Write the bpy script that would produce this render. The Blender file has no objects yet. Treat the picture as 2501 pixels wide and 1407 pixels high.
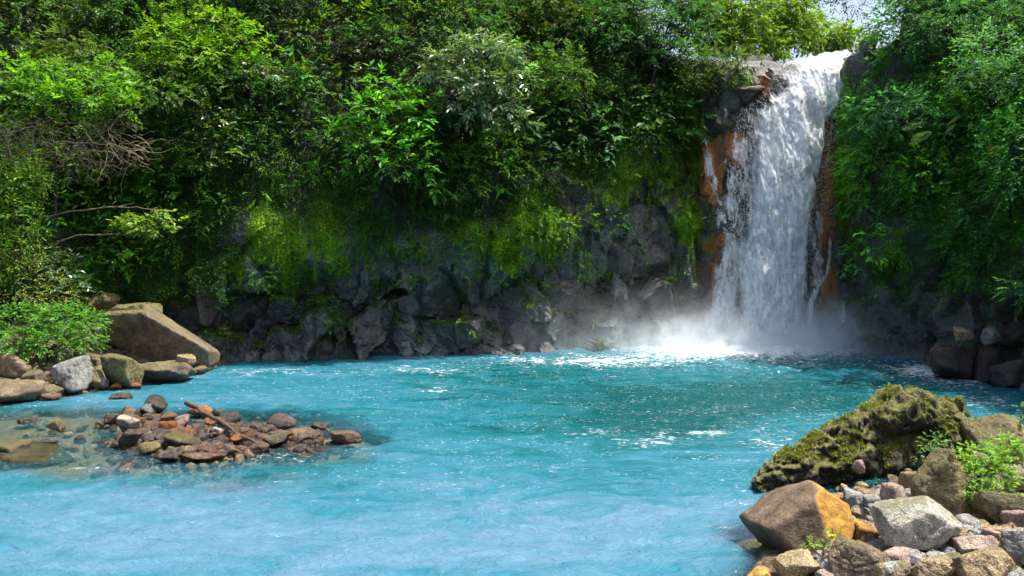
import bpy, bmesh, math
import numpy as np
from mathutils import Vector, Matrix, Euler, noise as mnoise

# ------------------------------------------------------------------ camera
scene = bpy.context.scene
H = 6.0            # eye height above the pool (m)
F = 1962.0         # focal length in photo pixels (2501 px wide frame)
U0, V0 = 1250.5, 600.0
cam_d = bpy.data.cameras.new('camera')
cam_d.sensor_width = 36.0
cam_d.lens = 36.0 * F / 2501.0
cam_d.shift_y = -(703.5 - V0) / 2501.0
cam_d.clip_start = 0.1
cam_d.clip_end = 2000.0
cam = bpy.data.objects.new('camera', cam_d)
scene.collection.objects.link(cam)
cam.location = (0, 0, H)
cam.rotation_euler = (math.radians(90), 0, 0)
scene.camera = cam

# ------------------------------------------------------------------ sky, sun, exposure
SUN_EL, SUN_AZ = 67.0, 82.0         # elevation; azimuth measured from +Y (into the picture) towards +X (right)
world = bpy.data.worlds.new('World')
scene.world = world
world.use_nodes = True
wn = world.node_tree
wn.nodes.clear()
sky = wn.nodes.new('ShaderNodeTexSky')
sky.sky_type = 'NISHITA'
sky.sun_disc = False
sky.sun_elevation = math.radians(SUN_EL)
sky.sun_rotation = math.radians(SUN_AZ)
sky.air_density = 1.0
sky.dust_density = 5.0
sky.ozone_density = 1.0
bg = wn.nodes.new('ShaderNodeBackground')
bg.inputs['Strength'].default_value = 0.15
wo = wn.nodes.new('ShaderNodeOutputWorld')
wn.links.new(sky.outputs[0], bg.inputs['Color'])
wn.links.new(bg.outputs[0], wo.inputs['Surface'])

sun_d = bpy.data.lights.new('sun', 'SUN')
sun_d.energy = 5.0
sun_d.angle = math.radians(0.53)
sun_d.color = (1.0, 0.95, 0.86)
sun = bpy.data.objects.new('sun', sun_d)
scene.collection.objects.link(sun)
_e, _a = math.radians(SUN_EL), math.radians(SUN_AZ)
TO_SUN = Vector((math.cos(_e) * math.sin(_a), math.cos(_e) * math.cos(_a), math.sin(_e)))
sun.rotation_euler = TO_SUN.to_track_quat('Z', 'Y').to_euler()
sun.location = TO_SUN * 80

scene.view_settings.view_transform = 'Standard'
scene.view_settings.look = 'None'
scene.view_settings.gamma = 1.0
scene.view_settings.exposure = 0.83
scene.view_settings.use_curve_mapping = False
scene.render.engine = 'CYCLES'
cy = scene.cycles
cy.use_denoising = True
cy.max_bounces = 5
cy.diffuse_bounces = 2
cy.glossy_bounces = 1
cy.transmission_bounces = 4
cy.transparent_max_bounces = 8
cy.volume_bounces = 2
cy.caustics_reflective = False
cy.caustics_refractive = False
cy.use_adaptive_sampling = True
cy.adaptive_threshold = 0.05
cy.volume_step_rate = 0.5
cy.volume_max_steps = 64
cy.sample_clamp_indirect = 4.0
cy.sample_clamp_direct = 0.0

RNG = np.random.default_rng(11)

# ------------------------------------------------------------------ helpers
COL = scene.collection

def P(u, v, d):
    """photo pixel at depth d (metres) -> world point"""
    return np.array([(u - U0) / F * d, d, H - (v - V0) / F * d])

def ground_d(v, z=0.0):
    return (H - z) * F / (v - V0)

def proj(p):
    d = np.maximum(p[..., 1], 0.5)
    return U0 + p[..., 0] / d * F, V0 + (H - p[..., 2]) / d * F

_perm = np.random.default_rng(3).permutation(256)
_perm = np.concatenate([_perm, _perm, _perm])
_grad = np.random.default_rng(4).normal(size=(256, 3))
_grad /= np.linalg.norm(_grad, axis=1)[:, None]

def pnoise(p):
    """gradient noise, p (...,3) -> about -1..1"""
    p = np.asarray(p, float)
    i = np.floor(p).astype(int)
    f = p - i
    i &= 255
    w = f * f * f * (f * (f * 6 - 15) + 10)
    out = 0
    for dx in (0, 1):
        for dy in (0, 1):
            for dz in (0, 1):
                h = _perm[_perm[_perm[(i[..., 0] + dx) & 255] + ((i[..., 1] + dy) & 255)] + ((i[..., 2] + dz) & 255)]
                g = _grad[h]
                d = f - np.array([dx, dy, dz])
                ww = (w[..., 0] if dx else 1 - w[..., 0]) * (w[..., 1] if dy else 1 - w[..., 1]) * (w[..., 2] if dz else 1 - w[..., 2])
                out = out + ww * (g * d).sum(-1)
    return out * 1.6

def fbm(p, octaves=4, gain=0.5, lac=2.03):
    p = np.asarray(p, float)
    a, s, o = 1.0, 0.0, 0
    for k in range(octaves):
        o = o + a * pnoise(p + 17.3 * k)
        s += a
        a *= gain
        p = p * lac
    return o / s

def worley(p):
    """cell noise -> (F1, F2, id 0..255); worley.off holds the vector from the cell's seed"""
    p = np.asarray(p, float)
    i = np.floor(p).astype(int)
    f1 = np.full(p.shape[:-1], 9.0)
    f2 = np.full(p.shape[:-1], 9.0)
    cid = np.zeros(p.shape[:-1], int)
    off = np.zeros(p.shape)
    for dx in (-1, 0, 1):
        for dy in (-1, 0, 1):
            for dz in (-1, 0, 1):
                c = i + np.array([dx, dy, dz])
                k = c & 255
                h = _perm[_perm[_perm[k[..., 0]] + k[..., 1]] + k[..., 2]]
                j = c + 0.5 + 0.45 * _grad[h]
                d = np.linalg.norm(p - j, axis=-1)
                nearer = d < f1
                f2 = np.where(nearer, f1, np.minimum(f2, d))
                cid = np.where(nearer, h, cid)
                off = np.where(nearer[..., None], p - j, off)
                f1 = np.where(nearer, d, f1)
    worley.off = off
    return f1, f2, cid

def sstep(a, b, x):
    t = np.clip((x - a) / (b - a), 0, 1)
    return t * t * (3 - 2 * t)

def norm(v):
    return v / np.maximum(np.linalg.norm(v, axis=-1, keepdims=True), 1e-9)

def mesh_from(name, verts, faces, smooth=True):
    """faces: (n,k) int array with k 3 or 4"""
    verts = np.asarray(verts, np.float32)
    faces = np.asarray(faces, np.int32)
    me = bpy.data.meshes.new(name)
    me.vertices.add(len(verts))
    me.vertices.foreach_set('co', verts.ravel())
    n, k = faces.shape
    me.loops.add(n * k)
    me.loops.foreach_set('vertex_index', faces.ravel())
    me.polygons.add(n)
    me.polygons.foreach_set('loop_start', np.arange(0, n * k, k, dtype=np.int32))
    me.polygons.foreach_set('use_smooth', np.full(n, smooth, dtype=bool))
    me.update(calc_edges=True)
    return me

def set_attr(me, name, data, domain='POINT'):
    data = np.asarray(data, np.float32)
    if data.ndim == 1:
        a = me.attributes.new(name, 'FLOAT', domain)
        a.data.foreach_set('value', data)
    elif data.shape[1] == 3:
        a = me.attributes.new(name, 'FLOAT_VECTOR', domain)
        a.data.foreach_set('vector', data.ravel())
    else:
        a = me.attributes.new(name, 'FLOAT_COLOR', domain)
        a.data.foreach_set('color', data.ravel())

def obj(name, me, mat=None, parent=None, loc=None):
    o = bpy.data.objects.new(name, me)
    COL.objects.link(o)
    if loc is not None:
        o.location = Vector(loc)
    if mat is not None:
        me.materials.append(mat)
    if parent is not None:
        o.parent = parent
    return o

def empty(name, loc):
    o = bpy.data.objects.new(name, None)
    o.empty_display_size = 0.3
    COL.objects.link(o)
    o.location = Vector(loc)
    return o

def tag(o, label=None, cat=None, group=None, kind=None):
    if label: o['label'] = label
    if cat: o['category'] = cat
    if group: o['group'] = group
    if kind: o['kind'] = kind
    return o

def grid_faces(nr, nc):
    r, c = np.meshgrid(np.arange(nr - 1), np.arange(nc - 1), indexing='ij')
    a = (r * nc + c).ravel()
    return np.stack([a, a + 1, a + nc + 1, a + nc], 1)

def tubes(paths, sides=6):
    """paths: list of (points (n,3), radii (n,)) -> verts, quads"""
    V, Fc, base = [], [], 0
    for pts, rad in paths:
        pts = np.asarray(pts, float)
        rad = np.broadcast_to(np.asarray(rad, float), (len(pts),))
        t = norm(np.gradient(pts, axis=0))
        ref = np.array([0.31, 0.17, 0.93]) if abs(t[0] @ np.array([0.31, 0.17, 0.93])) < 0.9 else np.array([1.0, 0, 0])
        n1 = norm(np.cross(t, ref))
        n2 = np.cross(t, n1)
        ang = np.linspace(0, 2 * math.pi, sides, endpoint=False)
        ring = pts[:, None] + rad[:, None, None] * (np.cos(ang)[None, :, None] * n1[:, None] + np.sin(ang)[None, :, None] * n2[:, None])
        V.append(ring.reshape(-1, 3))
        n = len(pts)
        i, j = np.meshgrid(np.arange(n - 1), np.arange(sides), indexing='ij')
        a = base + i * sides + j
        b = base + i * sides + (j + 1) % sides
        Fc.append(np.stack([a, b, b + sides, a + sides], -1).reshape(-1, 4))
        base += n * sides
    return np.concatenate(V), np.concatenate(Fc)

def wobble_path(a, b, n, amp, rng, sag=0.0):
    a, b = np.asarray(a, float), np.asarray(b, float)
    t = np.linspace(0, 1, n)[:, None]
    p = a + (b - a) * t
    off = np.cumsum(rng.normal(size=(n, 3)), 0)
    off -= off[0] + (off[-1] - off[0]) * t
    p = p + off * amp * np.linalg.norm(b - a) / n
    p[:, 2] -= sag * 4 * (t * (1 - t))[:, 0]
    return p

# ------------------------------------------------------------------ materials
class NT:
    def __init__(self, name):
        self.m = bpy.data.materials.new(name)
        self.m.use_nodes = True
        self.t = self.m.node_tree
        self.t.nodes.clear()
        self.out = self.t.nodes.new('ShaderNodeOutputMaterial')
    def n(self, kind, **kw):
        nd = self.t.nodes.new('ShaderNode' + kind)
        for k, v in kw.items():
            if k.startswith('_'):
                setattr(nd, k[1:], v)
                continue
            key = int(k[1:]) if k[0] == 'i' and k[1:].isdigit() else k.replace('__', ' ')
            s = nd.inputs[key]
            if isinstance(v, bpy.types.NodeSocket):
                self.t.links.new(v, s)
            else:
                s.default_value = v
        return nd
    def link(self, a, b):
        self.t.links.new(a, b)
    def math(self, op, a, b=None, clamp=False):
        nd = self.t.nodes.new('ShaderNodeMath')
        nd.operation = op
        nd.use_clamp = clamp
        for k, v in ((0, a), (1, b)):
            if v is None: continue
            if isinstance(v, bpy.types.NodeSocket): self.t.links.new(v, nd.inputs[k])
            else: nd.inputs[k].default_value = v
        return nd.outputs[0]
    def ramp(self, fac, stops, interp='LINEAR'):
        nd = self.t.nodes.new('ShaderNodeValToRGB')
        cr = nd.color_ramp
        cr.interpolation = interp
        while len(cr.elements) < len(stops): cr.elements.new(0.5)
        for e, (p, c) in zip(cr.elements, stops):
            e.position = p
            e.color = (c, c, c, 1) if isinstance(c, (int, float)) else (*c, 1)
        self.t.links.new(fac, nd.inputs[0])
        return nd.outputs[0]
    def mixc(self, fac, a, b, mode='MIX'):
        nd = self.t.nodes.new('ShaderNodeMix')
        nd.data_type = 'RGBA'
        nd.blend_type = mode
        for s, v in ((nd.inputs['Factor'], fac), (nd.inputs[6], a), (nd.inputs[7], b)):
            if isinstance(v, bpy.types.NodeSocket): self.t.links.new(v, s)
            elif isinstance(v, tuple): s.default_value = (*v, 1)
            else: s.default_value = v
        return nd.outputs[2]
    def noise(self, vec, scale, detail=4, rough=0.55, dist=0.0):
        nd = self.n('TexNoise', Scale=scale, Detail=detail, Roughness=rough, Distortion=dist)
        self.t.links.new(vec, nd.inputs['Vector'])
        return nd.outputs[0]
    def attr(self, name, out='Fac'):
        nd = self.t.nodes.new('ShaderNodeAttribute')
        nd.attribute_name = name
        return nd.outputs[out]
    def bump(self, h, strength, dist, normal=None):
        nd = self.n('Bump', Strength=strength, Distance=dist, Height=h)
        if normal is not None: self.t.links.new(normal, nd.inputs['Normal'])
        return nd.outputs[0]
    def surf(self, s):
        self.t.links.new(s, self.out.inputs['Surface'])
        return self.m

def rock_material(name, cols, moss=0.0, mosscol=(0.11, 0.10, 0.018), lichen=0.0, wet=True, rough=0.72, accent=None):
    """weathered stone: mottled colours, speckle, moss on upward faces, wet dark band at the waterline"""
    t = NT(name)
    oc = t.n('TexCoord').outputs['Object']
    geo = t.n('NewGeometry')
    oi = t.n('ObjectInfo').outputs['Random']
    sh = t.n('VectorMath', _operation='ADD', i0=oc)
    cmb = t.n('CombineXYZ', X=t.math('MULTIPLY', oi, 37.0), Y=t.math('MULTIPLY', oi, 91.0), Z=0.0)
    t.link(cmb.outputs[0], sh.inputs[1])
    vec = sh.outputs[0]
    big = t.noise(vec, 1.1, 3, 0.6, 0.6)
    mid = t.noise(vec, 6.0, 5, 0.72)
    fine = t.noise(vec, 34.0, 2, 0.7)
    base = t.ramp(big, [(0.3, cols[0]), (0.5, cols[1]), (0.7, cols[2])])
    spk = t.ramp(fine, [(0.3, 0.35), (0.52, 1.0), (0.72, 1.75)])
    c = t.mixc(1.0, base, spk, 'MULTIPLY')
    c = t.mixc(1.0, c, t.ramp(mid, [(0.3, 0.42), (0.5, 0.95), (0.7, 1.5)]), 'MULTIPLY')
    if accent:
        am = t.ramp(t.noise(vec, accent[1], 4, 0.6, 0.8), [(accent[2], 0.0), (accent[2] + 0.12, 1.0)])
        c = t.mixc(am, c, accent[0])
    if lichen:
        lm = t.ramp(t.noise(vec, 3.2, 5, 0.74, 0.5), [(0.50, 0.0), (0.62, lichen)])
        c = t.mixc(lm, c, (0.42, 0.43, 0.36))
    sep = t.n('SeparateXYZ', i0=geo.outputs['Normal'])
    if moss:
        mm = t.math('ADD', t.math('MULTIPLY', sep.outputs['Z'], 0.55), t.math('MULTIPLY', mid, 0.9))
        lo = 1.0 - 0.5 * moss
        mm = t.ramp(mm, [(lo, 0.0), (lo + 0.28, 0.8)])
        mc = t.mixc(fine, tuple(x * 0.5 for x in mosscol), tuple(x * 1.5 for x in mosscol))
        c = t.mixc(mm, c, mc)
    rg = rough
    if wet:
        z = t.n('SeparateXYZ', i0=geo.outputs['Position']).outputs['Z']
        zz = t.math('ADD', z, t.math('MULTIPLY', mid, 0.12))
        w = t.ramp(zz, [(0.10, 1.0), (0.24, 0.0)])
        c = t.mixc(w, c, t.mixc(1.0, c, (0.42, 0.40, 0.38), 'MULTIPLY'))
        rg = t.math('SUBTRACT', rough, t.math('MULTIPLY', w, rough - 0.18))
    b = t.bump(t.math('ADD', t.math('MULTIPLY', mid, 0.7), t.math('MULTIPLY', fine, 0.22)), 1.0, 0.14)
    bs = t.n('BsdfPrincipled', Base__Color=c, Roughness=rg, Normal=b)
    return t.surf(bs.outputs[0])

def leaf_material(name, transl=0.35, rough=0.42, spec=0.5):
    t = NT(name)
    c = t.attr('leafcol', 'Color')
    bs = t.n('BsdfPrincipled', Base__Color=c, Roughness=rough, Specular__IOR__Level=spec)
    tc = t.mixc(1.0, c, (1.7, 1.9, 0.5), 'MULTIPLY')
    tr = t.n('BsdfTranslucent', Color=tc)
    mx = t.n('MixShader', i0=transl, i1=bs.outputs[0], i2=tr.outputs[0])
    return t.surf(mx.outputs[0])

def bark_material(name, a, b, scale=7.0):
    t = NT(name)
    oc = t.n('TexCoord').outputs['Object']
    nz = t.noise(oc, scale, 6, 0.65, 0.5)
    c = t.ramp(nz, [(0.3, a), (0.7, b)])
    bs = t.n('BsdfPrincipled', Base__Color=c, Roughness=0.8, Normal=t.bump(nz, 0.8, 0.03))
    return t.surf(bs.outputs[0])

LEAF = leaf_material('leaf_green', 0.38, 0.5, 0.28)
LEAF_GLOSS = leaf_material('leaf_glossy', 0.25, 0.28, 0.9)
LEAF_DRY = leaf_material('leaf_dry', 0.3, 0.7, 0.2)
MOSSM = leaf_material('moss_tuft', 0.35, 0.8, 0.15)
BARK = bark_material('bark_dark', (0.012, 0.010, 0.007), (0.045, 0.036, 0.026))
BARK_PALE = bark_material('bark_pale', (0.10, 0.075, 0.045), (0.30, 0.23, 0.14))
BARK_WET = bark_material('driftwood', (0.035, 0.024, 0.017), (0.12, 0.085, 0.06), 12.0)

M_BROWN = rock_material('stone_brown', [(0.10, 0.075, 0.05), (0.19, 0.14, 0.09), (0.27, 0.20, 0.12)], moss=0.25)
M_OLIVE = rock_material('stone_olive', [(0.09, 0.08, 0.04), (0.17, 0.145, 0.06), (0.25, 0.20, 0.08)], moss=0.55)
M_GREY = rock_material('stone_grey', [(0.10, 0.10, 0.095), (0.20, 0.20, 0.19), (0.32, 0.31, 0.29)], lichen=0.5)
M_PALE = rock_material('stone_pale', [(0.20, 0.19, 0.16), (0.30, 0.29, 0.24), (0.42, 0.41, 0.36)], lichen=0.9, moss=0.12)
M_PINK = rock_material('stone_pink', [(0.19, 0.13, 0.10), (0.30, 0.21, 0.17), (0.40, 0.30, 0.25)], lichen=0.25)
M_TAN = rock_material('stone_tan', [(0.21, 0.15, 0.08), (0.34, 0.24, 0.13), (0.45, 0.34, 0.20)], moss=0.08)
M_OCHRE = rock_material('stone_ochre', [(0.22, 0.11, 0.02), (0.36, 0.19, 0.03), (0.45, 0.27, 0.06)])
M_WETDARK = rock_material('stone_wet_dark', [(0.022, 0.017, 0.014), (0.055, 0.042, 0.035), (0.12, 0.09, 0.075)], rough=0.28, accent=((0.16, 0.075, 0.03), 2.0, 0.58))
M_WETBROWN = rock_material('stone_wet_brown', [(0.05, 0.03, 0.018), (0.12, 0.065, 0.035), (0.20, 0.12, 0.065)], rough=0.3)
M_RUST = rock_material('stone_rust', [(0.14, 0.045, 0.012), (0.32, 0.10, 0.02), (0.45, 0.17, 0.04)], rough=0.32)
M_CLIFF = rock_material('stone_cliff', [(0.05, 0.052, 0.05), (0.11, 0.112, 0.105), (0.19, 0.19, 0.175)], lichen=0.18, rough=0.6)
M_CLIFFDARK = rock_material('stone_cliff_dark', [(0.03, 0.032, 0.03), (0.06, 0.062, 0.058), (0.11, 0.11, 0.10)], moss=0.25, mosscol=(0.05, 0.075, 0.015), rough=0.5)
M_LEDGE = rock_material('stone_ledge', [(0.02, 0.02, 0.014), (0.05, 0.048, 0.03), (0.10, 0.095, 0.055)], moss=0.6, mosscol=(0.10, 0.105, 0.02), rough=0.6)
M_CLIFFRED = rock_material('stone_cliff_red', [(0.07, 0.035, 0.022), (0.13, 0.07, 0.045), (0.18, 0.12, 0.09)], rough=0.35)

# ------------------------------------------------------------------ leaves
class Leaves:
    def __init__(self):
        self.p, self.a, self.n, self.l, self.w, self.c = [], [], [], [], [], []
        self.count = 0
    def add(self, pos, axis, nrm, L, W, col):
        k = len(pos)
        axis = norm(axis)
        nrm = norm(nrm - axis * (nrm * axis).sum(-1, keepdims=True))
        self.p.append(pos); self.a.append(axis); self.n.append(nrm)
        self.l.append(np.broadcast_to(L, (k,))); self.w.append(np.broadcast_to(W, (k,)))
        self.c.append(np.broadcast_to(col, (k, 3)))
        self.count += k
    def build(self, name, mat, parent=None, origin=(0, 0, 0)):
        p = np.concatenate(self.p) - np.asarray(origin); a = np.concatenate(self.a); n = np.concatenate(self.n)
        l = np.concatenate(self.l)[:, None]; w = np.concatenate(self.w)[:, None]; c = np.concatenate(self.c)
        s = np.cross(a, n)
        v0 = p
        v1 = p + a * l * 0.42 + s * w * 0.5 + n * w * 0.16
        v2 = p + a * l - n * l * 0.12
        v3 = p + a * l * 0.42 - s * w * 0.5 + n * w * 0.16
        k = len(p)
        V = np.stack([v0, v1, v2, v3], 1).reshape(-1, 3)
        b = np.arange(k)[:, None] * 4
        Fc = np.concatenate([b + np.array([0, 1, 2]), b + np.array([0, 2, 3])], 1).reshape(-1, 3)
        me = mesh_from(name, V, Fc, smooth=False)
        cc = np.ones((k * 4, 4)); cc[:, :3] = np.repeat(np.clip(c, 0.002, 0.9), 4, 0)
        set_attr(me, 'leafcol', cc)
        return obj(name, me, mat, parent)

UP = np.array([0, 0, 1.0])

def colours(rng, k, col, var=0.3, yellow=0.12):
    """k leaf colours round col"""
    c = np.array(col) * np.exp(rng.normal(0, var, (k, 1)))
    c = c * (1 + rng.normal(0, yellow, (k, 1)) * np.array([1.0, 0.35, -0.3]))
    return np.clip(c, 0.002, 0.8)

def sprigs(lv, rng, pos, out, m, Ls, L, W, col, var=0.3, droop=0.35, upness=0.75, spread=0.9):
    """at each pos a small twig of m leaves growing along out"""
    n = len(pos)
    ax = norm(out + rng.normal(0, 0.35, (n, 3)) - UP * droop * rng.random((n, 1)))
    side = norm(np.cross(ax, UP + rng.normal(0, 0.2, (n, 3))))
    t = (np.arange(m) + 0.5) / m
    sg = np.where(np.arange(m) % 2 == 0, 1.0, -1.0)
    Lsn = Ls * np.exp(rng.normal(0, 0.25, (n, 1)))
    p = pos[:, None] + ax[:, None] * (t[None, :] * Lsn)[..., None] - UP * (t ** 2)[None, :, None] * Lsn[..., None] * 0.25
    la = ax[:, None] * (0.35 + 0.6 * t[None, :, None]) + side[:, None] * (sg * spread * (1.1 - 0.7 * t))[None, :, None] + rng.normal(0, 0.18, (n, m, 3))
    la = la - UP * 0.18
    nn = UP * upness + out[:, None] * 0.35 + rng.normal(0, 0.30, (n, m, 3))
    cc = colours(rng, n, col, var)[:, None] * np.exp(rng.normal(0, 0.13, (n, m, 1)))
    LL = L * np.exp(rng.normal(0, 0.2, (n, m)))
    lv.add(p.reshape(-1, 3), la.reshape(-1, 3), nn.reshape(-1, 3), LL.ravel(), (LL * W).ravel(), cc.reshape(-1, 3))

def lobe(lv, rng, c, r, n, m=6, Ls=0.45, L=0.24, W=0.5, col=(0.05, 0.10, 0.02), var=0.3, lower=-0.25, droop=0.35, upness=0.75, shell=0.72, face=None):
    """leaf sprigs over the outer shell of an ellipsoid with an uneven outline"""
    c, r = np.asarray(c, float), np.asarray(r, float)
    d = norm(rng.normal(size=(int(n * 2.4) + 8, 3)))
    keep = d[:, 2] > lower - 0.2 * rng.random(len(d))
    if face is not None:
        keep &= (d @ np.asarray(face)) > -0.35
    d = d[keep][:n]
    k = shell + (1.08 - shell) * rng.random((len(d), 1)) ** 0.7
    bump = 1 + 0.28 * pnoise(d * 1.9 + c * 0.7)[:, None] + 0.16 * pnoise(d * 4.7 + c)[:, None]
    pos = c + d * r * k * bump
    out = norm(d / r)
    sprigs(lv, rng, pos, out, m, Ls, L, W, col, var, droop, upness)

# ------------------------------------------------------------------ rocks
_ico = {}
def ico(sub):
    if sub not in _ico:
        bm = bmesh.new()
        bmesh.ops.create_icosphere(bm, subdivisions=sub, radius=1.0)
        bm.verts.ensure_lookup_table()
        v = np.array([x.co[:] for x in bm.verts])
        f = np.array([[x.index for x in q.verts] for q in bm.faces])
        bm.free()
        _ico[sub] = (norm(v), f)
    return _ico[sub]

def rock_mesh(name, seed, dims, sub=4, planes=None, nplanes=10, k=20.0, rough=0.05, tilt=0.0, lumps=0.0, flat=False, marked=()):
    """rounded polyhedron (a sphere cut by planes, edges softened) with fracture noise; dims = full size x,y,z; base at z=0"""
    rng = np.random.default_rng(seed)
    d, f = ico(sub)
    if planes is None:
        pn = norm(rng.normal(size=(nplanes, 3)) * np.array([1, 1, 0.9]))
        ph = 0.62 + 0.38 * rng.random(nplanes)
        pn = np.concatenate([pn, np.eye(3), -np.eye(3)])
        ph = np.concatenate([ph, np.full(6, 0.95)])
    else:
        pn = norm(np.array([q[:3] for q in planes], float))
        ph = np.array([q[3] for q in planes], float)
    q = np.maximum(d @ pn.T, 0) / ph
    r = (q ** k).sum(1) ** (-1.0 / k)
    v = d * r[:, None]
    if tilt:
        R = np.array(Euler((rng.normal(0, tilt), rng.normal(0, tilt), 0)).to_matrix())
        v = v @ R.T
    lo, hi = v.min(0), v.max(0)
    v = (v - (lo + hi) / 2) / (hi - lo) * np.array(dims)
    s = float(np.cbrt(np.prod(dims)))
    nn = norm(d / np.array(dims))
    off = seed * 3.7
    disp = rough * s * (0.55 * fbm(v / s * 2.2 + off, 5, 0.55) + 0.45 * fbm(v / s * 7.0 + off, 3, 0.6))
    f1, f2, cid = worley(v / s * 3.2 + off)
    disp = disp - rough * s * 0.55 * np.exp(-((f2 - f1) / 0.07) ** 2) * (pnoise(v / s * 1.7 + off + 5) > 0.05)
    disp = disp + rough * s * 0.35 * ((cid % 17) / 17.0 - 0.5)
    if lumps:
        disp = disp + lumps * s * fbm(v / s * 3.5 + off + 9, 4, 0.6)
    v = v + nn * disp[:, None]
    v[:, 2] -= v[:, 2].min()
    me = mesh_from(name, v, f, not flat)
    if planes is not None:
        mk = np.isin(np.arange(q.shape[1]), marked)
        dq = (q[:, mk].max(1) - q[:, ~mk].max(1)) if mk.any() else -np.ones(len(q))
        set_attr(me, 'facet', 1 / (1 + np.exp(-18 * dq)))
    return me

_rid = [100]
def rock(name, box, mat, label, cat='rock', zg=0.0, sub=4, deep=0.8, rough=0.05, yaw=0.0, planes=None, d=None, group=None, sink=0.08, seed=None, lumps=0.0, tilt=0.15, parent=None, k=20.0, marked=()):
    """box = u0,v0,u1,v1: where the stone stands in the photo; its foot meets ground height zg"""
    u0, v0, u1, v1 = box
    if zg == 'bed':
        zg = 0.1
        for _ in range(4):
            dd = ground_d(v1, zg)
            zg = float(bed_z(np.array([((u0 + u1) / 2 - U0) / F * dd]), np.array([dd + 0.2]))[0])
    if d is None:
        d = ground_d(v1, zg)
    _rid[0] += 1
    sd = seed if seed is not None else _rid[0]
    w = (u1 - u0) / F * d
    h = (v1 - v0) / F * d
    dp = deep * w
    dc = d + dp * 0.42
    w *= dc / d
    h = h * dc / d - dp * 0.22 * min(1.0, (v0 + v1 - 1200) / 2 / F * 2)
    h = max(h, 0.25 * w * 0.6)
    me = rock_mesh(name, sd, (w, dp, h * (1 + sink)), sub, planes, rough=rough, tilt=tilt if planes is None else 0, lumps=lumps, k=k, marked=marked)
    loc = ((u0 + u1) / 2 - U0) / F * dc, dc, zg - h * sink
    o = obj(name, me, mat, parent, loc)
    o.rotation_euler = (0, 0, yaw)
    if label: tag(o, label, cat, group)
    return o
# ================================================================== STRUCTURE
# ------------------------------------------------------------------ river bed and banks
def px_ground(u, v, z=0.0):
    d = ground_d(v, z)
    return np.array([(u - U0) / F * d, d])

RIGHT_EDGE = np.array([px_ground(*q) for q in [(1750, 1500), (1835, 1395), (1900, 1270), (1990, 1215), (2150, 1185), (2330, 1100), (2501, 1040), (2700, 1000)]])
LEFT_EDGE = np.array([px_ground(*q) for q in [(-500, 1080), (-200, 1010), (0, 983), (160, 962), (300, 940), (470, 922), (515, 893)]])
ISLE = [(px_ground(560, 1066), 2.6, 1.0, 0.16), (px_ground(420, 1075), 2.2, 1.2, 0.10), (px_ground(700, 1075), 2.0, 0.8, 0.06), (px_ground(330, 1030), 1.6, 1.2, 0.05), (px_ground(500, 1110), 1.8, 0.7, 0.10)]
SHOAL = [(px_ground(430, 1068), 6.4, 4.6, 1.0), (px_ground(60, 1062), 9.0, 4.6, 1.0), (px_ground(680, 1110), 3.8, 1.8, 0.6), (px_ground(1900, 1330), 1.3, 1.8, 0.75), (px_ground(2080, 1230), 2.0, 1.2, 1.0), (px_ground(560, 1175), 4.5, 1.6, 0.42)]

def bed_z(x, y):
    p = np.stack([x, y, 0 * x], -1)
    n = fbm(p * 0.8, 4, 0.55)
    sh = 0
    for c, rx, ry, h in SHOAL:
        sh = np.maximum(sh, h * np.exp(-(((x - c[0]) / rx) ** 2 + ((y - c[1]) / ry) ** 2) ** 1.3))
    z = -0.20 - 2.4 * (1 - sstep(0.0, 0.80, sh + 0.16 * n)) ** 2.2 + 0.10 * n
    for c, rx, ry, h in ISLE:
        g = np.exp(-(((x - c[0]) / rx) ** 2 + ((y - c[1]) / ry) ** 2) ** 1.4)
        z = np.maximum(z, np.where(g > 0.02, -0.35 + (0.38 + h) * g + 0.05 * n, -9.0))
    ye = np.interp(x, RIGHT_EDGE[:, 0], RIGHT_EDGE[:, 1])
    # right bank lies on the near side of its edge line
    dist = np.where(x > RIGHT_EDGE[0, 0], (ye - y), -9.0)
    rb = np.where(dist > 0, 0.02 + np.minimum(dist * 0.075, 0.5) + 0.07 * n, -0.05 + dist * 0.9)
    rb = np.where(x > RIGHT_EDGE[0, 0], rb, -9)
    z = np.maximum(z, rb)
    yl = np.interp(x, LEFT_EDGE[:, 0], LEFT_EDGE[:, 1])
    dl = np.where(x < LEFT_EDGE[-1, 0] + 0.5, y - yl, -9.0)
    lb = np.where(dl > 0, 0.0 + np.minimum(dl * 0.22, 2.2) + 0.1 * n, dl * 0.5)
    z = np.maximum(z, np.where(x < LEFT_EDGE[-1, 0] + 0.5, lb, -9))
    return z

gx = np.arange(-46, 40.01, 0.22)
gy = np.arange(3, 60.01, 0.22)
X, Y = np.meshgrid(gx, gy)
Z = bed_z(X, Y)
me = mesh_from('riverbed', np.stack([X, Y, Z], -1).reshape(-1, 3), grid_faces(len(gy), len(gx)))
t = NT('riverbed_gravel')
oc = t.n('TexCoord').outputs['Object']
vo = t.n('TexVoronoi', Scale=3.4, Vector=oc)
vo2 = t.n('TexVoronoi', Scale=9.0, Vector=oc)
cc = t.ramp(t.n('SeparateColor', i0=vo.outputs['Color']).outputs[0], [(0.1, (0.10, 0.075, 0.05)), (0.45, (0.20, 0.155, 0.10)), (0.75, (0.24, 0.19, 0.13)), (0.95, (0.22, 0.14, 0.08))])
cc = t.mixc(0.5, cc, t.ramp(t.n('SeparateColor', i0=vo2.outputs['Color']).outputs[0], [(0.0, 0.35), (1.0, 1.2)]), 'MULTIPLY')
cc = t.mixc(0.6, cc, (0.42, 0.40, 0.33), 'MULTIPLY')
gz = t.n('SeparateXYZ', i0=t.n('NewGeometry').outputs['Position']).outputs['Z']
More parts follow.
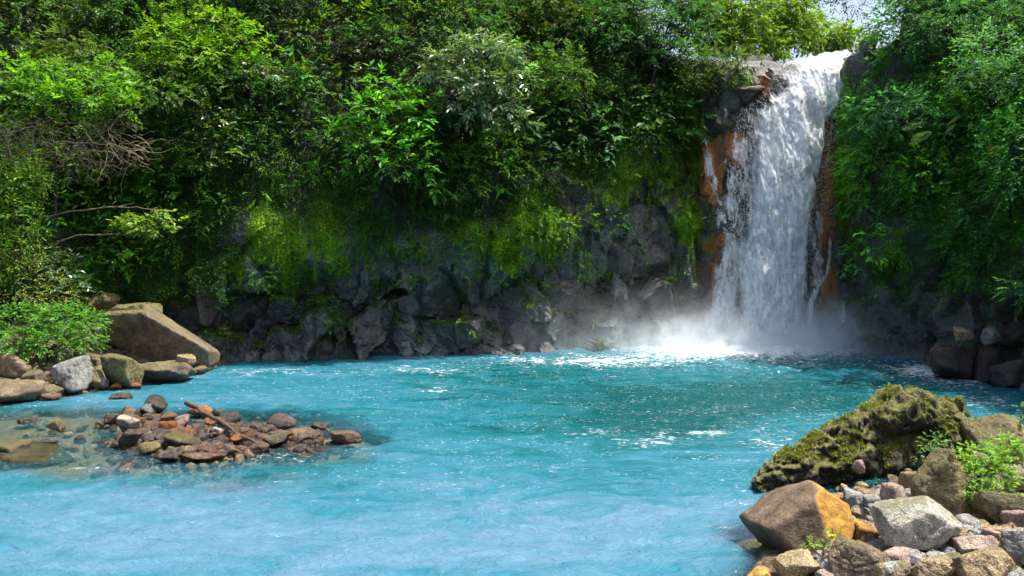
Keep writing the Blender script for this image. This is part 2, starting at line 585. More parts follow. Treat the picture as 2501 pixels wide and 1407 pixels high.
cc = t.mixc(t.ramp(t.math('ADD', gz, 0.5), [(0.36, 1.0), (0.52, 0.0)]), cc, t.mixc(t.noise(oc, 1.3, 4, 0.6), (0.075, 0.05, 0.028), (0.24, 0.165, 0.09)))
hh = t.math('ADD', t.math('MULTIPLY', vo.outputs['Distance'], -0.6), t.math('MULTIPLY', vo2.outputs['Distance'], -0.3))
bs = t.n('BsdfPrincipled', Base__Color=cc, Roughness=0.55, Normal=t.bump(hh, 0.9, 0.15))
tag(obj('riverbed', me, t.surf(bs.outputs[0])), 'gravel and stone bed of the pool and its banks', None, None, 'structure')

# ------------------------------------------------------------------ cliff
def ud(u, d):
    return [(u - U0) / F * d, d]
BASE = np.array([[-60, -8], [-48, 8], [-40, 20], ud(-420, 34), ud(-150, 36.5), ud(0, 38), ud(250, 39.8), ud(510, 41.3), ud(760, 42.2), ud(1000, 43.2), ud(1300, 45.4), ud(1560, 47.0),
                 ud(1690, 47.8), ud(1730, 49.0), ud(1780, 49.8), ud(2010, 50.2), ud(2056, 49.4), ud(2072, 46.8), ud(2092, 45.0), ud(2150, 43.3), ud(2260, 40.5), ud(2501, 33.8), [22.6, 27], [25, 18], [30, 6], [36, -8]])
seg = np.linalg.norm(np.diff(BASE, axis=0), axis=1)
S = np.concatenate([[0], np.cumsum(seg)])
sm = np.arange(0, S[-1], 0.13)
bx = np.interp(sm, S, BASE[:, 0]); by = np.interp(sm, S, BASE[:, 1])
ker = np.hanning(13); ker /= ker.sum()
def smooth(a):
    return np.convolve(np.pad(a, 6, mode='edge'), ker, 'valid')
bx, by = smooth(bx), smooth(by)
tang = norm(np.stack([np.gradient(bx), np.gradient(by)], -1))
cn = np.stack([tang[:, 1], -tang[:, 0]], -1)      # towards the pool
for _ in range(14):
    cn = np.stack([smooth(cn[:, 0]), smooth(cn[:, 1])], -1)
cn = norm(cn)
bu = U0 + bx / np.maximum(by, 1) * F
inview = by > 25
right = np.where((bu > 2066) | ((bx > 19.0) & (by < 44)), 1.0, 0.0)
notch = np.where((bu > 1745) & (bu < 2066) & (by > 44), 1.0, 0.0)
left = np.where(bu < 300, 1.0, np.where(bu < 520, (520 - bu) / 220, 0.0)) * np.where(bx < 0, 1, 0)
for _ in range(3):
    right, left = smooth(right), smooth(left)
notch = smooth(notch)
# profile: r = height along the wall -> z and set-back
rz = np.concatenate([np.arange(-3, 12, 0.14), np.arange(12, 38, 0.30)])
zk = [-3, 0, 3.2, 4.6, 6.5, 9, 12, 16, 20, 26, 38]
off_back = np.interp(rz, zk, [-0.6, 0, 0.9, 0.5, 0.4, 0.9, 1.9, 3.8, 5.6, 8.0, 14])
off_right = np.interp(rz, zk, [-0.3, 0, 0.3, 0.2, 0.2, 0.2, 0.6, 1.6, 3.2, 6.5, 18])
off_left = np.interp(rz, zk, [-2.5, 0, 1.6, 2.1, 2.8, 3.8, 5.0, 6.6, 8.4, 11, 18])
LIP = 17.6
zz = np.repeat(rz[:, None], len(sm), 1)
capz = 25.5 * (1 - right) + 21.0 * right
zz = np.where(zz > capz, capz + (zz - capz) * 0.12, zz)
off_right2 = np.interp(rz, zk, [-0.3, 0, 0.5, 0.9, 1.3, 2.0, 3.2, 5.0, 7.2, 11, 22])
rl = np.clip((bu - 2090) / 200, 0, 1) * (bx > 0)
rl = np.where((bx > 18) & (by < 40), 1.0, rl)
for _ in range(4):
    rl = smooth(rl)
off_r = off_right[:, None] * (1 - rl) + off_right2[:, None] * rl
offm = off_back[:, None] * (1 - right) * (1 - left) + off_r * right + off_left[:, None] * left * (1 - right)
# notch: sheer wall to the lip, then the upstream bed runs back
zn = np.where(rz < LIP, rz, LIP + (rz - LIP) * 0.03)
on = np.interp(rz, [-3, 0, 8, 13, 16.4, LIP, 38], [0, 0, 0.0, -0.2, -0.35, 0.3, 32])
zz = zz * (1 - notch) + zn[:, None] * notch
offm = offm * (1 - notch) + on[:, None] * notch
CX = bx[None] - cn[None, :, 0] * offm
CY = by[None] - cn[None, :, 1] * offm
pts = np.stack([CX, CY, zz], -1)
# the black mossy shoulder that juts out left of the lip
cu, cv = proj(pts)
def ell(u, v, cu_, cv_, ru, rv):
    return np.exp(-(((u - cu_) / ru) ** 2 + ((v - cv_) / rv) ** 2))
rockzone = sstep(5.6, 3.6, zz)
p1 = pts * np.array([0.55, 0.55, 0.5])
relief = 0.75 * fbm(pts * 0.22, 3) + 0.35 * fbm(pts * 0.8, 4)
sh_ = pts @ np.array([[1, 0, 0.25], [0, 1, 0.2], [-0.35, 0.1, 1]])
wp = sh_ + 0.55 * np.stack([fbm(pts * 0.6, 3), fbm(pts * 0.6 + 9, 3), fbm(pts * 0.6 + 21, 3)], -1)
f1, f2, cid = worley(wp * np.array([0.36, 0.36, 0.24])); o1 = (worley.off * _grad[cid]).sum(-1)
g1, g2, gid = worley(wp * np.array([0.85, 0.85, 0.5]) + 40); o2 = (worley.off * _grad[gid]).sum(-1)
h1, h2, hid = worley(wp * np.array([3.0, 3.0, 2.2]) + 80); o3 = (worley.off * _grad[hid]).sum(-1)
rg1 = 1 - 2 * np.abs(fbm(pts * np.array([0.7, 0.7, 0.45]) + 50, 4, 0.55))
blk = 1.2 * (cid / 255 - 0.5) + 1.7 * o1 + 0.34 * (gid / 255 - 0.5) + 0.50 * o2 + 0.05 * (hid / 255 - 0.5) + 0.09 * o3 + 0.22 * (rg1 - 0.5) - 0.25 * np.exp(-((f2 - f1) / 0.025) ** 2)
bare = np.clip(rockzone + ell(cu, cv, 1500, 650, 190, 150) + ell(cu, cv, 1330, 650, 90, 130) + ell(cu, cv, 1790, 210, 90, 90) * 1.2 + ell(cu, cv, 2105, 140, 30, 80), 0, 1) * np.where(inview, 1, 0.6)
relief = relief * (1 - 0.45 * bare) + blk * (0.18 + 0.82 * bare)
relief = relief + 1.3 * ell(cu, cv, 1800, 205, 75, 70) * (1 - 0 * cu) + 0.9 * ell(cu, cv, 1745, 290, 40, 40) - 1.2 * ell(cu, cv, 1462, 705, 38, 60) - 0.9 * ell(cu, cv, 890, 640, 70, 40)
relief = relief + 1.5 * ell(cu, cv, 670, 590, 90, 100) + 1.2 * ell(cu, cv, 810, 600, 50, 100) + 1.2 * ell(cu, cv, 1290, 560, 70, 80) + 0.9 * ell(cu, cv, 1540, 400, 60, 80) + 0.8 * ell(cu, cv, 1150, 590, 90, 60)
relief = relief * (1 - 0.65 * notch * sstep(20, 17, zz)) * np.where(zz > LIP - 0.5, 1 - 0.9 * notch, 1)
nrm3 = np.stack([np.repeat(cn[None, :, 0], len(rz), 0), np.repeat(cn[None, :, 1], len(rz), 0), np.zeros_like(zz)], -1)
fine = 0.045 * fbm(pts * 4.0, 3, 0.6)
pts = pts + nrm3 * (relief + fine)[..., None] + np.array([0, 0, 1.0]) * (0.25 * notch * sstep(LIP - 1, LIP, zz) * fbm(pts * 1.3, 3))[..., None]
CLIFF = pts
CU, CV = proj(pts)
nr, nc = zz.shape
# mineral and moss cover, in patches with shapes of their own
def patches(lst, wob=0.45):
    wu = CU + 26 * fbm(CLIFF * 0.9 + 3, 3); wv = CV + 40 * fbm(CLIFF * 0.7 + 9, 3)
    m = 0
    for a in lst:
        m = np.maximum(m, a[4] * np.exp(-((((wu - a[0]) / a[2]) ** 2 + ((wv - a[1]) / a[3]) ** 2) ** 1.5)))
    return m * (CLIFF[..., 1] > 20)
MOSS_P = [(670, 480, 45, 65, 1), (690, 600, 70, 85, 1), (800, 540, 55, 105, .9), (635, 560, 50, 90, .8), (830, 640, 30, 60, .8), (755, 680, 25, 40, .8), (1290, 530, 80, 75, 1), (1210, 600, 80, 50, .9), (1130, 560, 70, 50, .8),
          (1090, 510, 70, 60, .5), (920, 580, 90, 60, .45), (1555, 330, 40, 80, 1), (1530, 430, 70, 60, .8), (1420, 395, 45, 50, .8), (1690, 310, 30, 200, .9), (1680, 540, 42, 60, .95), (2062, 400, 26, 210, 1), (2310, 560, 48, 85, 1),
          (2335, 690, 24, 30, .9), (2190, 620, 35, 70, .7), (240, 700, 50, 30, .9), (500, 620, 100, 80, .45), (1250, 630, 40, 40, .7), (1640, 420, 50, 120, .5), (580, 660, 40, 60, .6), (1790, 190, 70, 50, .45), (2460, 560, 60, 120, .6), (700, 690, 60, 50, .7), (560, 640, 60, 60, .55), (1000, 600, 80, 50, .5), (1330, 570, 50, 70, .8), (1480, 470, 60, 60, .6), (1600, 300, 60, 60, .6), (880, 480, 60, 60, .5), (2250, 480, 50, 80, .4), (430, 660, 60, 50, .5)]
RUST_P = [(1738, 405, 34, 100, 1), (1792, 365, 28, 50, .9), (1742, 592, 26, 22, .9), (2012, 720, 36, 70, .9), (2010, 480, 36, 200, .62), (1765, 700, 60, 130, .45), (1850, 212, 40, 24, .8), (2295, 880, 40, 40, .5), (1700, 790, 60, 60, .35)]
moss = np.clip(patches(MOSS_P), 0, 1)
rust = np.clip(patches(RUST_P), 0, 1)
soil = sstep(6.0, 9.0, zz + 1.5 * fbm(CLIFF * 0.5, 3)) * (1 - bare)
me = mesh_from('cliff', pts.reshape(-1, 3), grid_faces(nr, nc)[:, ::-1], False)
set_attr(me, 'moss', moss.ravel()); set_attr(me, 'rust', rust.ravel()); set_attr(me, 'soil', soil.ravel())
set_attr(me, 'wetrock', np.clip(notch[None] * np.ones_like(zz) + ell(CU, CV, 1900, 600, 260, 420), 0, 1).ravel())
t = NT('cliff_rock')
oc = t.n('TexCoord').outputs['Object']
strk = t.n('Mapping', Vector=oc, Scale=(1.6, 1.6, 0.22)).outputs[0]
n1 = t.noise(oc, 0.55, 3, 0.62, 0.4); n2 = t.noise(oc, 2.6, 4, 0.7); n3 = t.noise(oc, 11.0, 3, 0.7); n4 = t.noise(strk, 1.6, 3, 0.6)
c = t.ramp(n1, [(0.30, (0.034, 0.041, 0.040)), (0.5, (0.082, 0.094, 0.088)), (0.72, (0.17, 0.172, 0.155))])
c = t.mixc(1.0, c, t.ramp(n2, [(0.3, 0.5), (0.7, 1.5)]), 'MULTIPLY')
c = t.mixc(t.ramp(n4, [(0.5, 0.0), (0.72, 0.75)]), c, (0.030, 0.034, 0.033))
c = t.mixc(t.ramp(n3, [(0.62, 0.0), (0.74, 0.55)]), c, (0.27, 0.275, 0.26))
c = t.mixc(t.attr('soil'), c, t.mixc(n2, (0.012, 0.014, 0.006), (0.035, 0.04, 0.014)))
rn = t.math('ADD', t.attr('rust'), t.math('MULTIPLY', t.math('SUBTRACT', n2, 0.5), 0.9))
c = t.mixc(t.ramp(rn, [(0.22, 0.0), (0.5, 1.0)]), c, t.ramp(n4, [(0.3, (0.10, 0.05, 0.03)), (0.5, (0.36, 0.13, 0.028)), (0.7, (0.58, 0.24, 0.06))]))
mn = t.math('ADD', t.attr('moss'), t.math('ADD', t.math('MULTIPLY', t.math('SUBTRACT', n2, 0.5), 1.2), t.math('MULTIPLY', t.math('SUBTRACT', n4, 0.5), 1.6)))
mossfac = t.ramp(mn, [(0.38, 0.0), (0.62, 1.0)])
c = t.mixc(mossfac, c, t.ramp(n3, [(0.3, (0.065, 0.125, 0.006)), (0.5, (0.14, 0.25, 0.012)), (0.7, (0.22, 0.36, 0.02))]))
rg = t.math('SUBTRACT', t.ramp(n1, [(0.35, 0.34), (0.65, 0.66)]), t.math('MULTIPLY', t.attr('wetrock'), 0.2))
rg = t.math('ADD', rg, t.math('MULTIPLY', mossfac, 0.3), True)
hb = t.math('ADD', t.math('MULTIPLY', n2, 0.7), t.math('MULTIPLY', n3, 0.3))
bs = t.n('BsdfPrincipled', Base__Color=c, Roughness=rg, Normal=t.bump(hb, 0.9, 0.22))
cliff = tag(obj('cliff', me, t.surf(bs.outputs[0])), 'dark rock cliff around the pool', None, None, 'structure')

def cliff_at(u, v):
    """index of the cliff vertex seen nearest the photo pixel (front-most)"""
    e = ((CU - u) ** 2 + (CV - v) ** 2) + 4.0 * CLIFF[..., 1]
    e = np.where(CLIFF[..., 1] > 15, e, 1e9)
    k = np.unravel_index(np.argmin(e), e.shape)
    return CLIFF[k], nrm3[k]

# broken blocks of the rock face, one by one: (u0, v0, u1, v1, material)
BLOCKS = [(1300, 585, 1348, 700, 0), (1345, 560, 1440, 690, 0), (1395, 500, 1470, 590, 0), (1500, 655, 1535, 770, 2), (1538, 565, 1665, 690, 0), (1525, 505, 1605, 590, 0), (1485, 590, 1545, 670, 1), (1310, 690, 1420, 800, 1), (1560, 680, 1660, 790, 1),
          (1065, 710, 1142, 805, 0), (1135, 690, 1240, 795, 0), (975, 712, 1035, 775, 1), (1110, 780, 1190, 850, 1), (480, 695, 545, 800, 1), (535, 700, 605, 790, 0), (400, 700, 465, 760, 1), (980, 835, 1030, 882, 2), (1240, 790, 1310, 860, 1),
          (2310, 690, 2400, 810, 0), (2390, 740, 2480, 850, 0), (2240, 720, 2320, 830, 1), (2160, 640, 2240, 740, 1), (1700, 640, 1760, 740, 3), (1690, 740, 1770, 840, 3), (1975, 670, 2035, 770, 5), (1712, 330, 1765, 470, 5), (1775, 340, 1815, 420, 5), (2085, 75, 2130, 150, 4), (2078, 140, 2120, 210, 4),
          (1740, 150, 1830, 210, 4), (1820, 135, 1900, 180, 4), (1700, 190, 1780, 260, 4), (1790, 200, 1870, 260, 4), (1735, 260, 1800, 330, 4)]
rngb = np.random.default_rng(5)
for i in range(0):
    u = rngb.uniform(520, 1680); v = rngb.uniform(690, 860); w = rngb.uniform(24, 60)
    BLOCKS.append((u - w / 2, v - w * 0.4, u + w / 2, v + w * 0.4, int(rngb.choice([0, 1, 1]))))
for i in range(0):
    u = rngb.uniform(2090, 2500); v = rngb.uniform(690, 860); w = rngb.uniform(24, 60)
    BLOCKS.append((u - w / 2, v - w * 0.4, u + w / 2, v + w * 0.4, int(rngb.choice([0, 1, 1]))))
M_RUSTCLIFF = rock_material('stone_rust_cliff', [(0.18, 0.065, 0.02), (0.44, 0.155, 0.028), (0.58, 0.24, 0.055)], rough=0.4)
bm_ = [M_CLIFF, M_CLIFFDARK, M_PALE, M_CLIFFRED, M_LEDGE, M_RUSTCLIFF]
for i, (u0, v0, u1, v1, mi) in enumerate(BLOCKS):
    p, n = cliff_at((u0 + u1) / 2, (v0 + v1) / 2)
    w = (u1 - u0) / F * p[1] * 1.1; h = (v1 - v0) / F * p[1] * 1.1
    dp = 0.75 * max(w, 0.6)
    me = rock_mesh('rock_block', 900 + i, (w, dp, h), 4, rough=0.05, tilt=0.35, nplanes=7, k=90, flat=True)
    c_ = p - n * dp * 0.32
    o = obj('rock_block', me, bm_[mi], cliff, (c_[0], c_[1], c_[2] - h / 2))
    o.rotation_euler = (0, 0, math.atan2(n[0], -n[1]))

# ------------------------------------------------------------------ pool water
FALL = np.array(ud(1850, 46.4))
wx = np.arange(-34, 27.01, 0.13)
wy = np.concatenate([np.arange(8, 26, 0.10), np.arange(26, 52.5, 0.16)])
X, Y = np.meshgrid(wx, wy)
rf = np.hypot((X - FALL[0]) / 1.25, Y - FALL[1])
energy = 0.55 + 1.3 * np.exp(-(rf / 9) ** 2) + 0.5 * np.exp(-(rf / 22) ** 2)
BED = bed_z(X, Y)
depth = -BED
energy = energy * (0.25 + 0.75 * sstep(0.05, 0.9, depth))
q = np.stack([X * 0.9, Y * 1.35, 0 * X], -1)
wrp = np.stack([fbm(q * 0.35, 3), fbm(q * 0.35 + 31, 3), 0 * X], -1) * 1.4
w1 = 1 - np.abs(fbm(q * 0.55 + wrp, 4, 0.55)) * 2.0
w2 = fbm(q * 1.6 + wrp * 1.5 + 7, 4, 0.6)
w3 = fbm(q * 4.2 + wrp + 3, 2, 0.6)
Z = energy * (0.10 * w1 + 0.085 * w2 + 0.035 * w3)
Z += 0.45 * np.exp(-(rf / 2.8) ** 2) * (0.6 + 1.3 * np.abs(fbm(q * 1.5, 4))) + 0.22 * np.exp(-(rf / 5.0) ** 2) * np.abs(fbm(q * 1.1 + 4, 3))
Z -= Z.mean()
PU, PV = proj(np.stack([X, Y, 0 * X], -1))
def spot(u, v, ru, rv):
    return np.exp(-(((PU - u) / ru) ** 2 + ((PV - v) / rv) ** 2))
foam = 0.08 * sstep(14, 24, Y) + 1.25 * np.exp(-(rf / 2.9) ** 2.4) + 0.50 * np.exp(-(rf / 5.5) ** 2) + 0.26 * np.exp(-(rf / 13) ** 2)
for a in [(1500, 890, 180, 16, .5), (1690, 850, 150, 26, .8), (1590, 1082, 110, 20, .62), (1720, 1055, 80, 14, .5), (1900, 1085, 70, 26, .65), (2360, 925, 130, 30, .62), (2230, 905, 60, 20, .7), (2400, 985, 120, 20, .5), (1450, 1055, 60, 14, .45), (1080, 905, 140, 14, .40), (1070, 955, 30, 30, .4),
          (800, 908, 280, 18, .30), (600, 908, 170, 16, .30), (900, 960, 350, 25, .22), (1300, 1010, 300, 50, .16), (1000, 1180, 500, 60, .14), (1300, 880, 200, 14, .45), (1810, 1190, 60, 22, .5), (690, 1112, 75, 16, .55), (850, 1085, 60, 10, .45), (200, 1142, 120, 12, .55), (300, 968, 40, 12, .6), (120, 1035, 50, 10, .35), (1870, 1040, 160, 30, .25), (2100, 1240, 60, 30, .4), (2150, 1000, 200, 20, .25)]:
    foam = foam + 0.8 * a[4] * spot(*a[:4])
me = mesh_from('pool_water', np.stack([X, Y, Z], -1).reshape(-1, 3), grid_faces(len(wy), len(wx)))
deep = 0.95 * spot(1620, 985, 330, 55) + 0.75 * spot(1900, 960, 260, 50) + 0.5 * spot(1350, 900, 250, 26) + 0.5 * spot(1500, 1040, 300, 40) + 0.4 * spot(2250, 960, 200, 40)  # deep: shade and dark reflections painted as darker teal, not water depth
milk = 0.80 * spot(500, 1330, 900, 140) + 0.5 * spot(1400, 1350, 500, 120) + 0.4 * spot(300, 990, 300, 30) + 0.45 * spot(1780, 1240, 130, 80)
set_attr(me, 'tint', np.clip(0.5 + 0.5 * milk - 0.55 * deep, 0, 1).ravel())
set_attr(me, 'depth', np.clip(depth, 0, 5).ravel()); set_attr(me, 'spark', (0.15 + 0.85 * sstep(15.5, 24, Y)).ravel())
set_attr(me, 'foam', np.clip(foam + 0.30 * (w1 - w1.mean()) + 0.30 * w2, -1, 1.6).ravel())
t = NT('pool_water')
oc = t.n('TexCoord').outputs['Object']
mp = t.n('Mapping', Vector=oc, Scale=(0.55, 1.0, 1.0)).outputs[0]
big = t.noise(mp, 0.16, 3, 0.5, 0.6)
med = t.noise(mp, 0.62, 4, 0.6, 1.8)
rip = t.noise(mp, 3.6, 4, 0.7, 0.6)
rip2 = t.noise(mp, 13.0, 2, 0.6)
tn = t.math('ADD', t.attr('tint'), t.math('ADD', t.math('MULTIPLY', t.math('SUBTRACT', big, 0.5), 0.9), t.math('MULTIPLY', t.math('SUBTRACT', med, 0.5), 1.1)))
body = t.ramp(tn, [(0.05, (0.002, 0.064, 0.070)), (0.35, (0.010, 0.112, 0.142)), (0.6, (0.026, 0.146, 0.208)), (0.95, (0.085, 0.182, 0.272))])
alpha = t.math('SUBTRACT', 1.0, t.math('POWER', 2.718, t.math('MULTIPLY', t.math('POWER', t.attr('depth'), 1.3), -1.9)))
hgt = t.math('ADD', t.math('MULTIPLY', rip, 0.75), t.math('MULTIPLY', rip2, 0.22))
hgt = t.math('ADD', hgt, t.math('MULTIPLY', med, 0.9))
nb = t.bump(hgt, 1.0, 0.22)
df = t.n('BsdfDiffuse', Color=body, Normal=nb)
tr = t.n('BsdfTransparent', Color=(0.80, 0.93, 0.92, 1))
under = t.n('MixShader', i0=alpha, i1=tr.outputs[0], i2=df.outputs[0])
fr = t.n('Fresnel', IOR=1.26)
nb2 = t.bump(hgt, 1.0, 0.07)
frm = t.math('MINIMUM', fr.outputs[0], 0.16)
gl = t.n('BsdfGlossy', Color=(1, 1, 1, 1), Roughness=0.07, Normal=nb2)
sf = t.n('MixShader', i0=frm, i1=under.outputs[0], i2=gl.outputs[0])
fm_map = t.n('Mapping', Vector=oc, Scale=(0.5, 1.15, 1.0)).outputs[0]
fz = t.noise(fm_map, 3.2, 5, 0.76, 1.4)
fz2 = t.noise(fm_map, 8.0, 3, 0.7, 0.5)
ff = t.math('ADD', t.attr('foam'), t.math('ADD', t.math('MULTIPLY', t.math('SUBTRACT', fz, 0.5), 2.9), t.math('MULTIPLY', t.math('SUBTRACT', fz2, 0.5), 1.5)))
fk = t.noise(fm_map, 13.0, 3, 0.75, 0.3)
glint_ = t.math('MULTIPLY', t.ramp(fk, [(0.61, 0.0), (0.69, 0.62)]), t.ramp(t.noise(fm_map, 0.8, 3, 0.6, 0.5), [(0.46, 0.0), (0.60, 1.0)]))  # white flecks painted in as sun glints on the ripples
glint_ = t.math('MULTIPLY', glint_, t.attr('spark'))
ffac = t.math('MAXIMUM', t.ramp(ff, [(0.64, 0.0), (0.95, 0.42), (1.4, 0.92)]), glint_)
fo = t.n('BsdfDiffuse', Color=(0.78, 0.83, 0.86, 1), Normal=t.bump(fz2, 0.7, 0.08))
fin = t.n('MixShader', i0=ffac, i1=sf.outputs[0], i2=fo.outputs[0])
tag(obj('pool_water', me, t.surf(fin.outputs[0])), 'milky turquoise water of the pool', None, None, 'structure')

# ------------------------------------------------------------------ waterfall
def fall_material(name, dens, lo, hi):
    t = NT(name)
    fl = t.attr('flow', 'Vector')
    m1 = t.n('Mapping', Vector=fl, Scale=(0.85, 0.24, 1.0)).outputs[0]
    m2 = t.n('Mapping', Vector=fl, Scale=(2.5, 0.85, 1.0)).outputs[0]
    m3 = t.n('Mapping', Vector=fl, Scale=(7.5, 3.2, 1.0)).outputs[0]
    n1 = t.noise(m1, 1.0, 5, 0.6, 0.5); n2 = t.noise(m2, 1.0, 4, 0.68, 0.9); n3 = t.noise(m3, 1.0, 3, 0.6)
    s = t.math('ADD', t.math('SUBTRACT', t.math('MULTIPLY', n1, 1.7), 0.4), t.math('ADD', t.math('MULTIPLY', n2, 0.7), t.math('MULTIPLY', n3, 0.55)))
    s = t.math('ADD', s, t.math('MULTIPLY', t.attr('body'), dens))
    a = t.ramp(t.math('MULTIPLY', s, 0.5), [(lo, 0.0), (hi, 0.97)])
    c = t.ramp(n2, [(0.3, (0.84, 0.89, 0.95)), (0.65, (0.95, 0.97, 0.99))])
    df = t.n('BsdfDiffuse', Color=c, Normal=t.bump(t.math('ADD', n2, t.math('MULTIPLY', n3, 0.5)), 0.8, 0.25))
    tl = t.n('BsdfTranslucent', Color=(0.86, 0.91, 0.98, 1))
    wt = t.n('MixShader', i0=0.35, i1=df.outputs[0], i2=tl.outputs[0])
    tp = t.n('BsdfTransparent')
    mx = t.n('MixShader', i0=a, i1=tp.outputs[0], i2=wt.outputs[0])
    return t.surf(mx.outputs[0])

def sheet(name, rows, nu, mat, parent, rough, bulge, body_fn, seed, step=3.0, skew=0.0):
    """rows: (v, u_left, u_right, d). A falling sheet with relief along the flow."""
    rows = np.array(rows, float)
    v = np.arange(rows[0, 0], rows[-1, 0] + 0.1, step)
    ul, ur, dd = (np.interp(v, rows[:, 0], rows[:, k]) for k in (1, 2, 3))
    def sm5(a):
        for _ in range(3):
            a = np.convolve(np.pad(a, 4, mode='edge'), np.ones(9) / 9, 'valid')
        return a
    ul, ur, dd = sm5(ul), sm5(ur), sm5(dd)
    s = np.linspace(0, 1, nu)
    u = ul[:, None] + (ur - ul)[:, None] * s
    d = np.repeat(dd[:, None], nu, 1)
    p = np.stack([(u - U0) / F * d, d, H - (v[:, None] - V0) / F * d], -1)
    L = np.concatenate([[0], np.cumsum(np.linalg.norm(np.diff(p[:, nu // 2], axis=0), axis=1))])
    Wd = (p[:, -1, 0] - p[:, 0, 0])
    cross = (s[None] - 0.5) * Wd[:, None]
    q = np.stack([p[..., 0] * 1.15, np.repeat(L[:, None], nu, 1) * 0.34, np.full(u.shape, seed)], -1)
    rel = rough * (fbm(q, 4, 0.6) + 0.35 * fbm(q * np.array([3.0, 3.5, 1]), 3))
    fade = 0.3 + 0.7 * sstep(0, 3, L)[:, None]
    p[..., 1] -= rel * fade + bulge * np.sqrt(np.clip(1 - (2 * s[None] - 1) ** 2, 0, 1)) * fade
    p[..., 0] += 0.12 * fbm(q * 1.7 + 5, 3) * fade
    p[..., 2] -= skew * (1 - s[None]) * np.exp(-L[:, None] / 1.6) * (1 + 0.5 * pnoise(np.stack([p[..., 0] * 2.0, p[..., 0] * 0, p[..., 0] * 0], -1)))
    me = mesh_from(name, p.reshape(-1, 3), grid_faces(len(v), nu))
    set_attr(me, 'flow', np.stack([p[..., 0], np.repeat(L[:, None], nu, 1), np.full(u.shape, seed)], -1).reshape(-1, 3))
    set_attr(me, 'body', (body_fn(s[None], L[:, None], u, v[:, None] + 0 * u) + 0 * u).ravel())
    return obj(name, me, mat, parent), p

MAIN = [(118, 1915, 2066, 51.6), (130, 1908, 2070, 50.6), (150, 1900, 2070, 49.8), (180, 1882, 2066, 49.2), (240, 1850, 2044, 48.5), (262, 1800, 2034, 48.3), (285, 1788, 2024, 48.1), (340, 1782, 2018, 47.8), (420, 1772, 1996, 47.4), (520, 1766, 1980, 47.0), (640, 1750, 1968, 46.7), (760, 1738, 1964, 46.4), (866, 1715, 1975, 46.2)]
MAIN = [(v, l + 13, r + (22 if v < 270 else 8), d) for v, l, r, d in MAIN]
M_FALL = fall_material('falling_water', 1.32, 0.66, 0.88)
M_FALL2 = fall_material('falling_water_veil', 0.55, 0.66, 0.86)
M_TRICKLE = fall_material('falling_water_thin', 0.50, 0.62, 0.80)
fall = empty('waterfall', (*FALL, 0))
tag(fall, 'tall white waterfall pouring from the notch into the pool', 'waterfall', None, 'structure')
def rel(o):
    o.matrix_parent_inverse = Matrix.Translation(-Vector((*FALL, 0)))
    return o
edge = lambda s, a, b: sstep(0, a, s) * sstep(0, b, 1 - s)
o, pm = sheet('water_sheet', MAIN, 120, M_FALL, fall, 0.55, 0.9, lambda s, L, u, v: edge(s, 0.45, 0.2) * (0.78 + 0.22 * sstep(0.3, 0.62, s)) + 0.15 * sstep(6, 1, L) - 0.6 * sstep(1.0, 0.0, L), 2.0, skew=0.75)
rel(o)
FRONT = [(140, 1925, 2030, 49.6), (240, 1880, 2010, 48.0), (285, 1812, 1990, 47.6), (420, 1800, 1985, 46.9), (640, 1785, 1960, 46.2), (868, 1760, 1955, 45.7)]
FRONT = [(v, l + 13, r + 8, d) for v, l, r, d in FRONT]
o, _ = sheet('water_veil', FRONT, 100, M_FALL2, fall, 0.6, 0.7, lambda s, L, u, v: edge(s, 0.35, 0.3) * 0.8, 8.0)
rel(o)
for rows, w in [([(322, 1702, 1748, 48.2), (350, 1706, 1735, 48.0), (440, 1722, 1752, 47.9), (520, 1735, 1775, 47.8), (560, 1735, 1772, 47.7), (640, 1738, 1775, 47.6), (800, 1735, 1790, 47.2)], 0.55),
                ([(275, 1785, 1850, 48.0), (400, 1768, 1850, 47.7), (520, 1745, 1850, 47.4), (700, 1735, 1840, 47.0), (860, 1700, 1840, 46.6)], 0.80),
                ([(170, 2030, 2070, 49.3), (260, 2010, 2045, 48.4), (340, 2000, 2030, 48.0), (420, 1985, 2026, 47.9), (560, 1975, 2024, 47.8), (700, 1968, 2024, 47.6)], 0.22),
                ([(560, 2022, 2032, 47.1), (660, 2014, 2030, 46.9), (690, 1985, 2015, 46.7), (730, 1970, 1990, 46.5), (800, 1966, 1980, 46.4)], 0.9),
                ([(680, 2048, 2064, 45.3), (790, 2050, 2066, 45.0)], 0.5),
                ([(250, 1735, 1800, 48.0), (275, 1735, 1790, 47.6), (300, 1745, 1785, 47.5)], 0.35)]:
    o, _ = sheet('side_stream', rows, 24, M_TRICKLE, fall, 0.12, 0.15, lambda s, L, u, v, w=w: edge(s, 0.35, 0.35) * w - 0.7 * sstep(2.2, 0.0, L + 0.8 * pnoise(np.stack([u * 0.05, u * 0, u * 0], -1))), 20.0 + w)
    rel(o)

# flying drops along the edges of the fall and over the splash
rngd = np.random.default_rng(21)
M_DROP = NT('water_drop')
bs = M_DROP.n('BsdfPrincipled', Base__Color=(0.82, 0.86, 0.90, 1), Roughness=0.25)
M_DROP = M_DROP.surf(bs.outputs[0])
def drops(n, pos, size, elong):
    oct_v = np.array([[1, 0, 0], [-1, 0, 0], [0, 1, 0], [0, -1, 0], [0, 0, 1], [0, 0, -1]], float)
    oct_f = np.array([[0, 2, 4], [2, 1, 4], [1, 3, 4], [3, 0, 4], [2, 0, 5], [1, 2, 5], [3, 1, 5], [0, 3, 5]])
    sc = np.stack([size, size, size * elong], -1)
    V = pos[:, None] + oct_v[None] * sc[:, None]
    Fc = (np.arange(n)[:, None, None] * 6 + oct_f[None]).reshape(-1, 3)
    return V.reshape(-1, 3), Fc
k = 5000
row = (pm.shape[0] * rngd.random(k) ** 0.85).astype(int).clip(6, pm.shape[0] - 1)
